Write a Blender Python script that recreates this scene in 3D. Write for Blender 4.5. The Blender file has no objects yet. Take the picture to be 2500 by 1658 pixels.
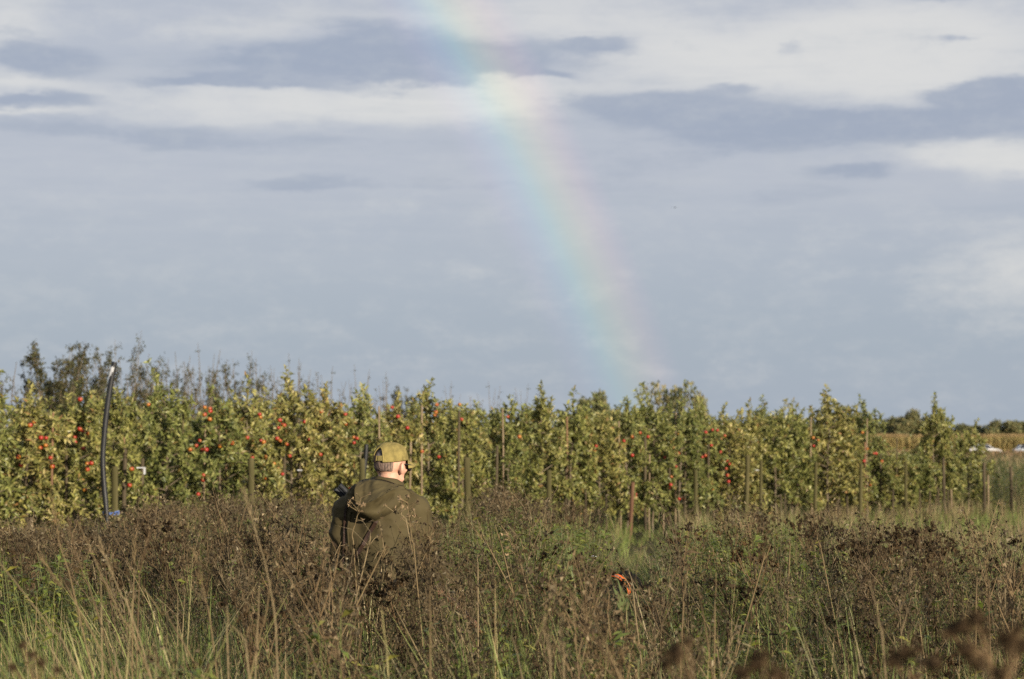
import bpy, math, random
import numpy as np
from mathutils import Vector, Matrix, noise
from mathutils.bvhtree import BVHTree

R = math.radians
rng = np.random.default_rng(11)
random.seed(11)
sc = bpy.context.scene
COL = sc.collection

# ------------------------------------------------------------------ camera
CAM_H, FPX, PITCH = 1.75, 5640.0, math.atan((1080 - 829) / 5640.0)
cam = bpy.data.cameras.new('camera')
cam.sensor_width = 36.0
cam.lens = 36.0 * FPX / 2500.0
cam.clip_start, cam.clip_end = 0.1, 6000
cam.dof.use_dof = True
cam.dof.focus_distance = 12.3
cam.dof.aperture_fstop = 5.0
camo = bpy.data.objects.new('camera', cam)
camo.location = (0, 0, CAM_H)
camo.rotation_euler = (R(90) + PITCH, 0, 0)
COL.objects.link(camo)
sc.camera = camo

# ------------------------------------------------------------------ light, sky, exposure
SUN_EL, SUN_AZ = 11.8, 36.7          # sun stands behind the camera, to its right
S = Vector((math.sin(R(SUN_AZ)) * math.cos(R(SUN_EL)), -math.cos(R(SUN_AZ)) * math.cos(R(SUN_EL)), math.sin(R(SUN_EL))))
sun = bpy.data.lights.new('sun', 'SUN')
sun.energy, sun.angle, sun.color = 4.5, R(0.53), (1.0, 0.87, 0.68)
suno = bpy.data.objects.new('sun', sun)
suno.rotation_euler = S.to_track_quat('Z', 'Y').to_euler()
suno.location = (20, -30, 30)
COL.objects.link(suno)

sc.view_settings.view_transform = 'Standard'
sc.view_settings.look = 'None'
sc.view_settings.exposure = 0.8
sc.view_settings.gamma = 1.0
sc.view_settings.use_curve_mapping = False
sc.cycles.max_bounces = 6
sc.cycles.diffuse_bounces = 3
sc.cycles.glossy_bounces = 2
sc.cycles.transparent_max_bounces = 8
sc.cycles.use_denoising = False

wd = bpy.data.worlds.new('World')
sc.world = wd
wd.use_nodes = True


class NT:
    """small helper round a node tree"""
    def __init__(s, nt):
        s.t = nt
        nt.nodes.clear()

    def n(s, kind, **kw):
        nd = s.t.nodes.new(kind)
        for k, v in kw.items():
            setattr(nd, k, v)
        return nd

    def put(s, sock, v):
        if hasattr(v, 'is_output'):
            s.t.links.new(v, sock)
        else:
            sock.default_value = v

    def m(s, op, a, b=0.0, c=None, clamp=False):
        nd = s.n('ShaderNodeMath', operation=op)
        nd.use_clamp = clamp
        s.put(nd.inputs[0], a)
        s.put(nd.inputs[1], b)
        if c is not None:
            s.put(nd.inputs[2], c)
        return nd.outputs[0]

    def mix(s, f, a, b, blend='MIX'):
        nd = s.n('ShaderNodeMix', data_type='RGBA', blend_type=blend)
        s.put(nd.inputs[0], f)
        s.put(nd.inputs[6], a)
        s.put(nd.inputs[7], b)
        return nd.outputs[2]

    def ss(s, v, lo, hi):
        nd = s.n('ShaderNodeMapRange', interpolation_type='SMOOTHSTEP')
        s.put(nd.inputs[0], v)
        nd.inputs[1].default_value, nd.inputs[2].default_value = lo, hi
        return nd.outputs[0]

    def noise(s, vec, scale, detail=4, rough=.55, out=0):
        nd = s.n('ShaderNodeTexNoise')
        if vec is not None:
            s.put(nd.inputs['Vector'], vec)
        nd.inputs['Scale'].default_value = scale
        nd.inputs['Detail'].default_value = detail
        nd.inputs['Roughness'].default_value = rough
        return nd.outputs[out]


def lin(r, g, b):
    f = lambda c: c / 12.92 if c <= .04045 else ((c + .055) / 1.055) ** 2.4
    return (f(r / 255), f(g / 255), f(b / 255), 1)


def build_sky():
    w = NT(wd.node_tree)
    tc = w.n('ShaderNodeTexCoord')
    sep = w.n('ShaderNodeSeparateXYZ')
    w.put(sep.inputs[0], tc.outputs['Generated'])
    x, y, z = sep.outputs
    az = w.m('MULTIPLY', w.m('ARCTAN2', x, y), 57.2958)
    el = w.m('MULTIPLY', w.m('ARCSINE', z), 57.2958)
    # coordinates flattened as cloud layers look near the horizon
    cv = w.n('ShaderNodeCombineXYZ')
    w.put(cv.inputs[0], w.m('MULTIPLY', az, .16))
    w.put(cv.inputs[1], w.m('MULTIPLY', el, .62))
    cv.inputs[2].default_value = 3.7
    wrp = w.n('ShaderNodeTexNoise')
    w.put(wrp.inputs['Vector'], cv.outputs[0])
    wrp.inputs['Scale'].default_value = 1.3
    wrp.inputs['Detail'].default_value = 6
    wrp.inputs['Roughness'].default_value = .6
    sw = w.n('ShaderNodeSeparateXYZ')
    w.put(sw.inputs[0], wrp.outputs['Color'])
    u = w.m('ADD', az, w.m('MULTIPLY', w.m('SUBTRACT', sw.outputs[0], .5), 2.4))
    v = w.m('ADD', el, w.m('MULTIPLY', w.m('SUBTRACT', sw.outputs[1], .5), 1.3))

    def blobs(lst):
        acc = None
        for (px, py, sx, sy, a) in lst:
            du = w.m('DIVIDE', w.m('SUBTRACT', u, (px - 1250) / 98.4), sx / 98.4)
            dv = w.m('DIVIDE', w.m('SUBTRACT', v, (1080 - py) / 98.4), sy / 98.4)
            r2 = w.m('ADD', w.m('MULTIPLY', du, du), w.m('MULTIPLY', dv, dv))
            g = w.m('MULTIPLY', w.m('POWER', 2.71828, w.m('MULTIPLY', r2, -1.0)), a)
            acc = g if acc is None else w.m('ADD', acc, g)
        return acc
    bright = blobs([(650, 268, 520, 52, .75), (1150, 235, 300, 50, .6), (1850, 150, 520, 120, .8), (2300, 120, 350, 140, .75), (2440, 400, 230, 42, 1.0),
                    (2480, 680, 190, 120, .5), (560, 70, 300, 50, .45), (20, 90, 110, 100, .6), (60, 292, 170, 12, .7), (1250, 40, 420, 90, .55),
                    (1160, 690, 110, 40, .25), (960, 505, 120, 28, .28), (60, 225, 170, 34, .55), (1010, 203, 170, 9, .5)])
    dark = blobs([(930, 105, 190, 55, .9), (720, 165, 280, 42, .95), (560, 217, 230, 14, .8), (1060, 165, 220, 42, .7), (1280, 140, 230, 50, .6),
                  (130, 168, 120, 48, .9), (25, 145, 65, 45, .7), (90, 270, 190, 16, .95), (1600, 262, 250, 48, .85), (1900, 325, 330, 45, .8),
                  (2280, 322, 330, 48, .9), (2440, 238, 170, 38, 1.3), (2120, 425, 130, 18, .8), (250, 330, 380, 40, .55), (700, 362, 520, 26, .4),
                  (720, 445, 220, 20, .5), (1150, 455, 330, 20, .35), (1450, 105, 80, 18, .8), (1930, 130, 42, 20, .36), (1800, 221, 64, 18, .4),
                  (2350, 130, 66, 13, .5), (1320, 190, 75, 11, .7), (2330, 8, 150, 22, .6), (1900, 470, 520, 30, .35), (1500, 400, 300, 45, .45)])
    f1 = w.noise(cv.outputs[0], 2.6, 7, .6)
    f2 = w.noise(cv.outputs[0], .9, 5, .55)
    iv = w.n('ShaderNodeCombineXYZ')
    w.put(iv.inputs[0], w.m('MULTIPLY', az, .42))
    w.put(iv.inputs[1], w.m('MULTIPLY', el, .85))
    iv.inputs[2].default_value = 1.3
    f3 = w.noise(iv.outputs[0], 1.5, 10, .68)
    fd = w.m('SUBTRACT', w.m('ADD', w.m('MULTIPLY', f1, .45), w.m('MULTIPLY', f3, .75)), .60)
    bm = w.ss(w.m('ADD', bright, w.m('ADD', w.m('MULTIPLY', fd, 1.0), w.m('MULTIPLY', w.m('SUBTRACT', f2, .5), .5))), .02, .95)
    dm = w.ss(w.m('ADD', dark, w.m('ADD', w.m('MULTIPLY', fd, 1.5), w.m('MULTIPLY', w.m('SUBTRACT', f2, .5), .3))), .18, .74)
    low = w.ss(el, 7.0, 2.0)                      # the even rain curtain near the horizon
    base = w.mix(low, lin(196, 200, 212), lin(171, 183, 198))
    base = w.mix(w.m('MULTIPLY', f2, .45), base, lin(168, 180, 198))
    c = w.mix(w.m('MULTIPLY', bm, .95), base, lin(230, 229, 228))
    c = w.mix(w.m('MULTIPLY', dm, .86), c, lin(163, 173, 194))
    st = w.noise(cv.outputs[0], 9.0, 5, .6)
    c = w.mix(w.m('MULTIPLY', w.ss(f3, .42, .75), .30), c, lin(208, 211, 216))
    # thin streaks drawn out along the horizon
    sv = w.n('ShaderNodeCombineXYZ')
    w.put(sv.inputs[0], w.m('MULTIPLY', az, .15))
    w.put(sv.inputs[1], w.m('MULTIPLY', el, 1.5))
    sv.inputs[2].default_value = 8.1
    s2 = w.noise(sv.outputs[0], 1.6, 6, .62)
    band = w.ss(el, 3.0, 6.2)
    c = w.mix(w.m('MULTIPLY', w.m('MULTIPLY', w.ss(s2, .45, .85), band), .16), c, lin(212, 214, 217))
    c = w.mix(w.m('MULTIPLY', w.m('MULTIPLY', w.ss(s2, .55, .2), band), .2), c, lin(164, 175, 192))
    cloud = w.n('ShaderNodeBackground')
    w.put(cloud.inputs[0], c)
    cloud.inputs[1].default_value = 0.552
    nish = w.n('ShaderNodeTexSky', sky_type='NISHITA')
    nish.sun_disc = False
    nish.sun_elevation = R(SUN_EL)
    nish.sun_rotation = math.atan2(S.x, S.y)
    clear = w.n('ShaderNodeBackground')
    w.put(clear.inputs[0], nish.outputs[0])
    clear.inputs[1].default_value = 0.05
    mx = w.n('ShaderNodeMixShader')
    mx.inputs[0].default_value = .9              # cloud cover
    w.put(mx.inputs[1], clear.outputs[0])
    w.put(mx.inputs[2], cloud.outputs[0])
    out = w.n('ShaderNodeOutputWorld')
    w.put(out.inputs[0], mx.outputs[0])


build_sky()

# ------------------------------------------------------------------ projection helpers
FWD = Vector((0, math.cos(PITCH), math.sin(PITCH)))
UPV = Vector((0, -math.sin(PITCH), math.cos(PITCH)))


def P(px, py, Y):
    """world point on the photograph's ray (px, py) at the distance Y"""
    d = FWD + Vector((1, 0, 0)) * ((px - 1250) / FPX) + UPV * ((829 - py) / FPX)
    t = Y / d.y
    return Vector((d.x * t, Y, CAM_H + d.z * t))


def tag(o, label=None, cat=None, group=None, kind=None):
    if label:
        o['label'] = label
    if cat:
        o['category'] = cat
    if group:
        o['group'] = group
    if kind:
        o['kind'] = kind
    return o


def empty(name, loc, label, cat, group=None):
    o = bpy.data.objects.new(name, None)
    o.location = loc
    o.empty_display_size = .1
    COL.objects.link(o)
    return tag(o, label, cat, group)


def link(name, mesh, parent=None, loc=None):
    o = bpy.data.objects.new(name, mesh)
    COL.objects.link(o)
    if parent is not None:
        o.parent = parent
    if loc is not None:
        o.location = loc
    return o


# ------------------------------------------------------------------ mesh collecting
class MB:
    """collects triangles with a colour per vertex"""
    def __init__(s):
        s.V, s.F, s.C, s.n = [], [], [], 0

    def add(s, V, F, col):
        V = np.asarray(V, float).reshape(-1, 3)
        F = np.asarray(F, int).reshape(-1, 3)
        C = np.asarray(col, float)
        if C.ndim == 1:
            C = np.tile(C[:3], (len(V), 1))
        s.V.append(V)
        s.F.append(F + s.n)
        s.C.append(C)
        s.n += len(V)

    def arrays(s):
        return np.concatenate(s.V), np.concatenate(s.F), np.concatenate(s.C)

    def mesh(s, name, mat, smooth=False):
        V, F, C = s.arrays()
        return mesh_from(name, V, F, C, mat, smooth)

    # -- shapes
    def tube(s, pts, rad, col, sides=3, cap=False):
        pts = np.asarray(pts, float)
        k = len(pts)
        rad = np.broadcast_to(np.asarray(rad, float), (k,))
        tan = np.gradient(pts, axis=0)
        tan /= np.linalg.norm(tan, axis=1, keepdims=True) + 1e-9
        ref = np.array([0., 0, 1]) if abs(tan[0][2]) < .9 else np.array([1., 0, 0])
        a = np.cross(tan, ref)
        a /= np.linalg.norm(a, axis=1, keepdims=True) + 1e-9
        b = np.cross(tan, a)
        th = np.arange(sides) * 2 * math.pi / sides
        V = pts[:, None] + rad[:, None, None] * (np.cos(th)[None, :, None] * a[:, None] + np.sin(th)[None, :, None] * b[:, None])
        V = V.reshape(-1, 3)
        F = []
        for i in range(k - 1):
            for j in range(sides):
                p, q = i * sides + j, i * sides + (j + 1) % sides
                F += [(p, q, q + sides), (p, q + sides, p + sides)]
        if cap:
            V = np.vstack([V, pts[0], pts[-1]])
            c0, c1 = len(V) - 2, len(V) - 1
            for j in range(sides):
                j2 = (j + 1) % sides
                F += [(c0, j2, j), (c1, (k - 1) * sides + j, (k - 1) * sides + j2)]
        if isinstance(col, np.ndarray) and col.ndim == 2 and len(col) == k:
            col = np.repeat(col, sides, axis=0)
            if cap:
                col = np.vstack([col, col[0], col[-1]])
        s.add(V, F, col)

    def ribbon(s, pts, wid, side, col):
        pts = np.asarray(pts, float)
        k = len(pts)
        wid = np.broadcast_to(np.asarray(wid, float), (k,))
        side = np.asarray(side, float)
        L = pts - side * wid[:, None] / 2
        Rr = pts + side * wid[:, None] / 2
        V = np.empty((2 * k, 3))
        V[0::2], V[1::2] = L, Rr
        F = []
        for i in range(k - 1):
            F += [(2 * i, 2 * i + 1, 2 * i + 3), (2 * i, 2 * i + 3, 2 * i + 2)]
        s.add(V, F, col)

    def leaves(s, base, d, nrm, L, W, curl, fold, col):
        base, d, nrm = (np.asarray(q, float).reshape(-1, 3) for q in (base, d, nrm))
        N = len(base)
        L, W, curl, fold = (np.broadcast_to(np.asarray(q, float), (N,))[:, None] for q in (L, W, curl, fold))
        d = d / (np.linalg.norm(d, axis=1, keepdims=True) + 1e-9)
        side = np.cross(d, nrm)
        side /= np.linalg.norm(side, axis=1, keepdims=True) + 1e-9
        nrm = np.cross(side, d)
        c = lambda t: base + d * L * t - nrm * curl * L * t * t
        V = np.empty((N, 8, 3))
        V[:, 0] = c(0)
        for o, t, w in ((1, .36, 1.), (4, .72, .72)):
            V[:, o] = c(t) - side * W * w / 2 + nrm * fold * W * w / 2
            V[:, o + 1] = c(t)
            V[:, o + 2] = c(t) + side * W * w / 2 + nrm * fold * W * w / 2
        V[:, 7] = c(1.)
        f = np.array([(0, 2, 1), (0, 3, 2), (1, 2, 5), (1, 5, 4), (2, 3, 6), (2, 6, 5), (4, 5, 7), (5, 6, 7)])
        F = (f[None] + (np.arange(N) * 8)[:, None, None]).reshape(-1, 3)
        col = np.asarray(col, float)
        if col.ndim == 1:
            col = np.tile(col, (N, 1))
        s.add(V.reshape(-1, 3), F, np.repeat(col, 8, axis=0))

    def ball(s, c, r, col, u=8, v=5, sq=(1, 1, 1), jit=0):
        V = [(0, 0, -1)]
        for i in range(1, v):
            a = -math.pi / 2 + math.pi * i / v
            for j in range(u):
                t = 2 * math.pi * j / u
                V.append((math.cos(a) * math.cos(t), math.cos(a) * math.sin(t), math.sin(a)))
        V.append((0, 0, 1))
        V = np.array(V)
        if jit:
            V *= 1 + rng.uniform(-jit, jit, (len(V), 1))
        F = []
        for j in range(u):
            j2 = (j + 1) % u
            F.append((0, 1 + j2, 1 + j))
            for i in range(v - 2):
                p, q = 1 + i * u + j, 1 + i * u + j2
                F += [(p, q, q + u), (p, q + u, p + u)]
            F.append((1 + (v - 2) * u + j, 1 + (v - 2) * u + j2, len(V) - 1))
        s.add(V * r * np.array(sq) + np.asarray(c, float), F, col)

    def box(s, lo, hi, col):
        x0, y0, z0 = lo
        x1, y1, z1 = hi
        V = [(x, y, z) for z in (z0, z1) for y in (y0, y1) for x in (x0, x1)]
        F = [(0, 2, 3), (0, 3, 1), (4, 5, 7), (4, 7, 6), (0, 1, 5), (0, 5, 4), (2, 6, 7), (2, 7, 3), (0, 4, 6), (0, 6, 2), (1, 3, 7), (1, 7, 5)]
        s.add(V, F, col)


def mesh_from(name, V, F, C, mat, smooth=False):
    me = bpy.data.meshes.new(name)
    nv, nf = len(V), len(F)
    me.vertices.add(nv)
    me.vertices.foreach_set('co', np.ascontiguousarray(V, np.float32).ravel())
    me.loops.add(nf * 3)
    me.loops.foreach_set('vertex_index', np.ascontiguousarray(F, np.int32).ravel())
    me.polygons.add(nf)
    me.polygons.foreach_set('loop_start', np.arange(nf, dtype=np.int32) * 3)
    me.polygons.foreach_set('use_smooth', np.full(nf, bool(smooth)))
    if C is not None:
        at = me.attributes.new('col', 'FLOAT_COLOR', 'POINT')
        c4 = np.ones((nv, 4), np.float32)
        c4[:, :3] = C
        at.data.foreach_set('color', c4.ravel())
    me.update(calc_edges=True)
    me.materials.append(mat)
    return me


def vnoise(x, y, seed=0):
    """smooth value noise, 0..1"""
    xi, yi = np.floor(x).astype(int), np.floor(y).astype(int)
    xf, yf = x - xi, y - yi
    h = lambda a, b: (np.sin(a * 127.1 + b * 311.7 + seed * 74.7) * 43758.5453) % 1.0
    sx, sy = xf * xf * (3 - 2 * xf), yf * yf * (3 - 2 * yf)
    return (h(xi, yi) * (1 - sx) + h(xi + 1, yi) * sx) * (1 - sy) + (h(xi, yi + 1) * (1 - sx) + h(xi + 1, yi + 1) * sx) * sy


# ------------------------------------------------------------------ materials
def veg_mat(name, rough=.6, spec=.25, trans=.25, pale=0.0, rnd=.0, mul=1.0):
    m = bpy.data.materials.new(name)
    m.use_nodes = True
    w = NT(m.node_tree)
    a = w.n('ShaderNodeAttribute', attribute_name='col')
    c = a.outputs['Color']
    if rnd:
        oi = w.n('ShaderNodeObjectInfo')
        hs = w.n('ShaderNodeHueSaturation')
        w.put(hs.inputs['Hue'], w.m('MULTIPLY_ADD', oi.outputs['Random'], -.05 * rnd, .5 + .025 * rnd))
        w.put(hs.inputs['Value'], w.m('MULTIPLY_ADD', oi.outputs['Random'], .45 * rnd, 1 - .25 * rnd))
        w.put(hs.inputs['Color'], c)
        c = hs.outputs[0]
    if pale:
        g = w.n('ShaderNodeNewGeometry')
        c = w.mix(w.m('MULTIPLY', g.outputs['Backfacing'], pale), c, (.19, .20, .085, 1))
    b = w.n('ShaderNodeBsdfPrincipled')
    w.put(b.inputs['Base Color'], c)
    b.inputs['Roughness'].default_value = rough
    b.inputs['Specular IOR Level'].default_value = spec
    o = w.n('ShaderNodeOutputMaterial')
    if trans:
        t = w.n('ShaderNodeBsdfTranslucent')
        w.put(t.inputs[0], c)
        mx = w.n('ShaderNodeMixShader')
        mx.inputs[0].default_value = trans
        w.put(mx.inputs[1], b.outputs[0])
        w.put(mx.inputs[2], t.outputs[0])
        w.put(o.inputs[0], mx.outputs[0])
    else:
        w.put(o.inputs[0], b.outputs[0])
    return m


def mat(name, c1, c2=None, scale=8, rough=.7, spec=.3, bump=0, bscale=60, metal=0, stretch=(1, 1, 1), lo=.35, hi=.65, detail=4):
    m = bpy.data.materials.new(name)
    m.use_nodes = True
    w = NT(m.node_tree)
    b = w.n('ShaderNodeBsdfPrincipled')
    tc = w.n('ShaderNodeTexCoord')
    mp = w.n('ShaderNodeMapping')
    mp.inputs['Scale'].default_value = stretch
    w.put(mp.inputs[0], tc.outputs['Object'])
    c1 = (*c1[:3], 1)
    if c2 is None:
        b.inputs['Base Color'].default_value = c1
    else:
        f = w.ss(w.noise(mp.outputs[0], scale, detail), lo, hi)
        w.put(b.inputs['Base Color'], w.mix(f, c1, (*c2[:3], 1)))
    b.inputs['Roughness'].default_value = rough
    b.inputs['Specular IOR Level'].default_value = spec
    b.inputs['Metallic'].default_value = metal
    if bump:
        bp = w.n('ShaderNodeBump')
        bp.inputs['Strength'].default_value = bump
        bp.inputs['Distance'].default_value = .01
        w.put(bp.inputs['Height'], w.noise(mp.outputs[0], bscale, 4))
        w.put(b.inputs['Normal'], bp.outputs[0])
    o = w.n('ShaderNodeOutputMaterial')
    w.put(o.inputs[0], b.outputs[0])
    return m


M_weed = veg_mat('dry_weed', .75, .15, .12)
M_grass = veg_mat('grass_blade', .5, .3, .25)
M_leaf = veg_mat('apple_leaf', .42, .45, .30, pale=.4, rnd=.95)
M_shrub = veg_mat('shrub_leaf', .6, .2, .2, rnd=.5)
M_bark = mat('bark', (.10, .075, .05), (.17, .14, .10), 14, .85, .1, .5, 40, stretch=(1, 1, .25))
M_post = mat('weathered_post', (.062, .056, .024), (.11, .094, .046), 9, .85, .1, .6, 30, stretch=(1, 1, .12))
M_redpost = mat('red_brown_post', (.085, .042, .027), (.14, .08, .05), 9, .85, .1, .6, 30, stretch=(1, 1, .12))
M_stake = mat('tree_stake', (.052, .041, .027), (.09, .072, .047), 12, .85, .1, .5, 40, stretch=(1, 1, .15))
M_cane = mat('bamboo_cane', (.15, .105, .06), (.24, .18, .11), 6, .55, .3, .2, 30, stretch=(1, 1, .2))
M_redcane = mat('brown_cane', (.13, .065, .035), (.20, .11, .055), 6, .6, .3, .2, 30, stretch=(1, 1, .2))
M_pipe = mat('black_pipe', (.009, .0095, .011), (.02, .021, .023), 5, .42, .3, .15, 20, stretch=(1, 1, .2))
M_white = mat('white_plastic', (.46, .47, .49), (.34, .35, .37), 20, .5, .4)
M_blue = mat('blue_twine', (.06, .12, .38), (.14, .22, .5), 60, .7, .2)

# ------------------------------------------------------------------ ground
def build_ground():
    xs = np.concatenate([np.linspace(-3000, -40, 14), np.linspace(-36, 36, 90), np.linspace(40, 3000, 14)])
    ys = np.concatenate([np.linspace(-300, -10, 8), np.linspace(-8, 70, 98), np.linspace(75, 420, 40), np.linspace(460, 4500, 14)])
    X, Y = np.meshgrid(xs, ys)
    Z = (vnoise(X * .5, Y * .5, 3) - .5) * .09 * (np.hypot(X, Y) < 80)
    V = np.stack([X, Y, Z], -1).reshape(-1, 3)
    nx, ny = len(xs), len(ys)
    i, j = np.meshgrid(np.arange(nx - 1), np.arange(ny - 1))
    a = (j * nx + i).ravel()
    F = np.concatenate([np.stack([a, a + 1, a + nx + 1], 1), np.stack([a, a + nx + 1, a + nx], 1)])
    m = bpy.data.materials.new('meadow_soil')
    m.use_nodes = True
    w = NT(m.node_tree)
    tc = w.n('ShaderNodeTexCoord')
    n1 = w.ss(w.noise(tc.outputs['Object'], .22, 6, .6), .38, .62)
    n2 = w.ss(w.noise(tc.outputs['Object'], 7, 6, .7), .3, .7)
    c = w.mix(n1, (.045, .06, .018, 1), (.09, .072, .035, 1))
    c = w.mix(n2, c, (.035, .032, .016, 1))
    b = w.n('ShaderNodeBsdfPrincipled')
    w.put(b.inputs['Base Color'], c)
    b.inputs['Roughness'].default_value = .95
    b.inputs['Specular IOR Level'].default_value = .1
    bp = w.n('ShaderNodeBump')
    bp.inputs['Strength'].default_value = .8
    bp.inputs['Distance'].default_value = .08
    w.put(bp.inputs['Height'], w.noise(tc.outputs['Object'], 9, 5, .7))
    w.put(b.inputs['Normal'], bp.outputs[0])
    w.put(w.n('ShaderNodeOutputMaterial').inputs[0], b.outputs[0])
    g = link('ground', mesh_from('ground', V, F, None, m, True))
    tag(g, 'flat meadow soil under the weeds and orchard grass', kind='structure')


build_ground()


# ------------------------------------------------------------------ rainbow (an arc of the 42 degree cone round the point opposite the sun)
def build_rainbow():
    a = -S.normalized()
    e1 = a.cross(Vector((0, 0, 1))).normalized()
    e2 = e1.cross(a).normalized()
    D, n = 900.0, 220
    c0 = Vector((0, 0, CAM_H))
    a0, a1, nr = R(39.95), R(42.85), 3
    V, T, F = [], [], []
    k = 0
    th = np.linspace(-math.pi, math.pi, n * 2)
    rows = []
    for t in th:
        pts = []
        for j in range(nr + 1):
            g = a0 + (a1 - a0) * j / nr
            d = a * math.cos(g) + (e1 * math.sin(t) + e2 * math.cos(t)) * math.sin(g)
            pts.append(c0 + d * D)
        rows.append(pts)
    for i, pts in enumerate(rows):
        for j, p in enumerate(pts):
            V.append(tuple(p))
            T.append((j / nr, 0, 0))
    m1 = nr + 1
    for i in range(len(rows) - 1):
        if min(q.z for q in rows[i] + rows[i + 1]) < -14:
            continue
        for j in range(nr):
            p = i * m1 + j
            F += [(p, p + 1, p + m1 + 1), (p, p + m1 + 1, p + m1)]
    F = np.array(F)
    used = np.unique(F)
    remap = np.zeros(len(V), int)
    remap[used] = np.arange(len(used))
    m = bpy.data.materials.new('rainbow_light')
    m.use_nodes = True
    m.cycles.emission_sampling = 'NONE'
    w = NT(m.node_tree)
    at = w.n('ShaderNodeAttribute', attribute_name='col')
    sp = w.n('ShaderNodeSeparateColor')
    w.put(sp.inputs[0], at.outputs['Color'])
    rp = w.n('ShaderNodeValToRGB')
    el = rp.color_ramp.elements
    stops = [(0, (0, 0, 0)), (.14, (.09, .05, .16)), (.30, (.06, .24, .38)), (.42, (.08, .50, .34)), (.54, (.36, .50, .08)), (.66, (.58, .42, .05)),
             (.80, (.48, .17, .09)), (.91, (.17, .03, .06)), (1, (0, 0, 0))]
    el[0].position, el[0].color = stops[0][0], (*stops[0][1], 1)
    el[1].position, el[1].color = stops[-1][0], (*stops[-1][1], 1)
    for p, c in stops[1:-1]:
        e = el.new(p)
        e.color = (*c, 1)
    w.put(rp.inputs[0], sp.outputs[0])
    # the shower the bow hangs in is denser in some places than in others
    g = w.n('ShaderNodeNewGeometry')
    nz = w.noise(g.outputs['Position'], .006, 3)
    em = w.n('ShaderNodeEmission')
    w.put(em.inputs[0], rp.outputs[0])
    sg = w.n('ShaderNodeSeparateXYZ')
    w.put(sg.inputs[0], g.outputs['Position'])
    thin = w.m('MULTIPLY_ADD', w.ss(sg.outputs[2], 0, 100), .45, .52)
    w.put(em.inputs[1], w.m('MULTIPLY', thin, w.m('MULTIPLY_ADD', nz, .055, .068)))
    tr = w.n('ShaderNodeBsdfTransparent')
    ad = w.n('ShaderNodeAddShader')
    w.put(ad.inputs[0], tr.outputs[0])
    w.put(ad.inputs[1], em.outputs[0])
    w.put(w.n('ShaderNodeOutputMaterial').inputs[0], ad.outputs[0])
    o = link('rainbow', mesh_from('rainbow', np.array(V)[used], remap[F], np.array(T)[used], m, True))
    tag(o, 'pale rainbow slanting down through the grey sky to the orchard', 'rainbow')


build_rainbow()

# ------------------------------------------------------------------ naming by landmarks
LM = [('the bent black pipe', 262), ('the man', 930), ('the black dog', 1525), ('the white car', 2415)]
ORD = ['first', 'second', 'third', 'fourth', 'fifth', 'sixth', 'seventh', 'eighth', 'ninth', 'tenth', 'eleventh', 'twelfth', 'thirteenth', 'fourteenth',
       'fifteenth', 'sixteenth', 'seventeenth', 'eighteenth', 'nineteenth', 'twentieth']


def ordinal_texts(pxs):
    """for every place along the picture: how many-th of its kind, counted from which landmark to which side"""
    pxs = list(pxs)
    own = [min(range(len(LM)), key=lambda k: abs(LM[k][1] - p)) for p in pxs]
    res = []
    for p, k in zip(pxs, own):
        s = 1 if p >= LM[k][1] else -1
        rank = sum(1 for q in pxs if (q - LM[k][1]) * s >= 0 and abs(q - LM[k][1]) < abs(p - LM[k][1]))
        res.append((ORD[rank], 'right' if s > 0 else 'left', LM[k][0]))
    return res


# ------------------------------------------------------------------ orchard
A0, ROW = Vector((-7.1, 32, 0)), Vector((.663, .749, 0)).normalized()
BACK = Vector((-ROW.y, ROW.x, 0))


def row_at_px(px, off=0.0):
    """point of the front row (off metres behind it) seen at column px"""
    k = (px - 1250) / FPX
    o = A0 + BACK * off
    t = (k * o.y - o.x) / (ROW.x - k * ROW.y)
    return o + ROW * t


def nrmv(v):
    return v / (np.linalg.norm(v, axis=-1, keepdims=True) + 1e-9)


def leaf_cols(n, r):
    base = np.array([(.215, .218, .056), (.30, .288, .088), (.125, .140, .040), (.38, .345, .135), (.26, .17, .06)])
    return base[r.choice(5, n, p=[.36, .28, .22, .10, .04])] * r.uniform(.75, 1.2, (n, 1))


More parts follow.
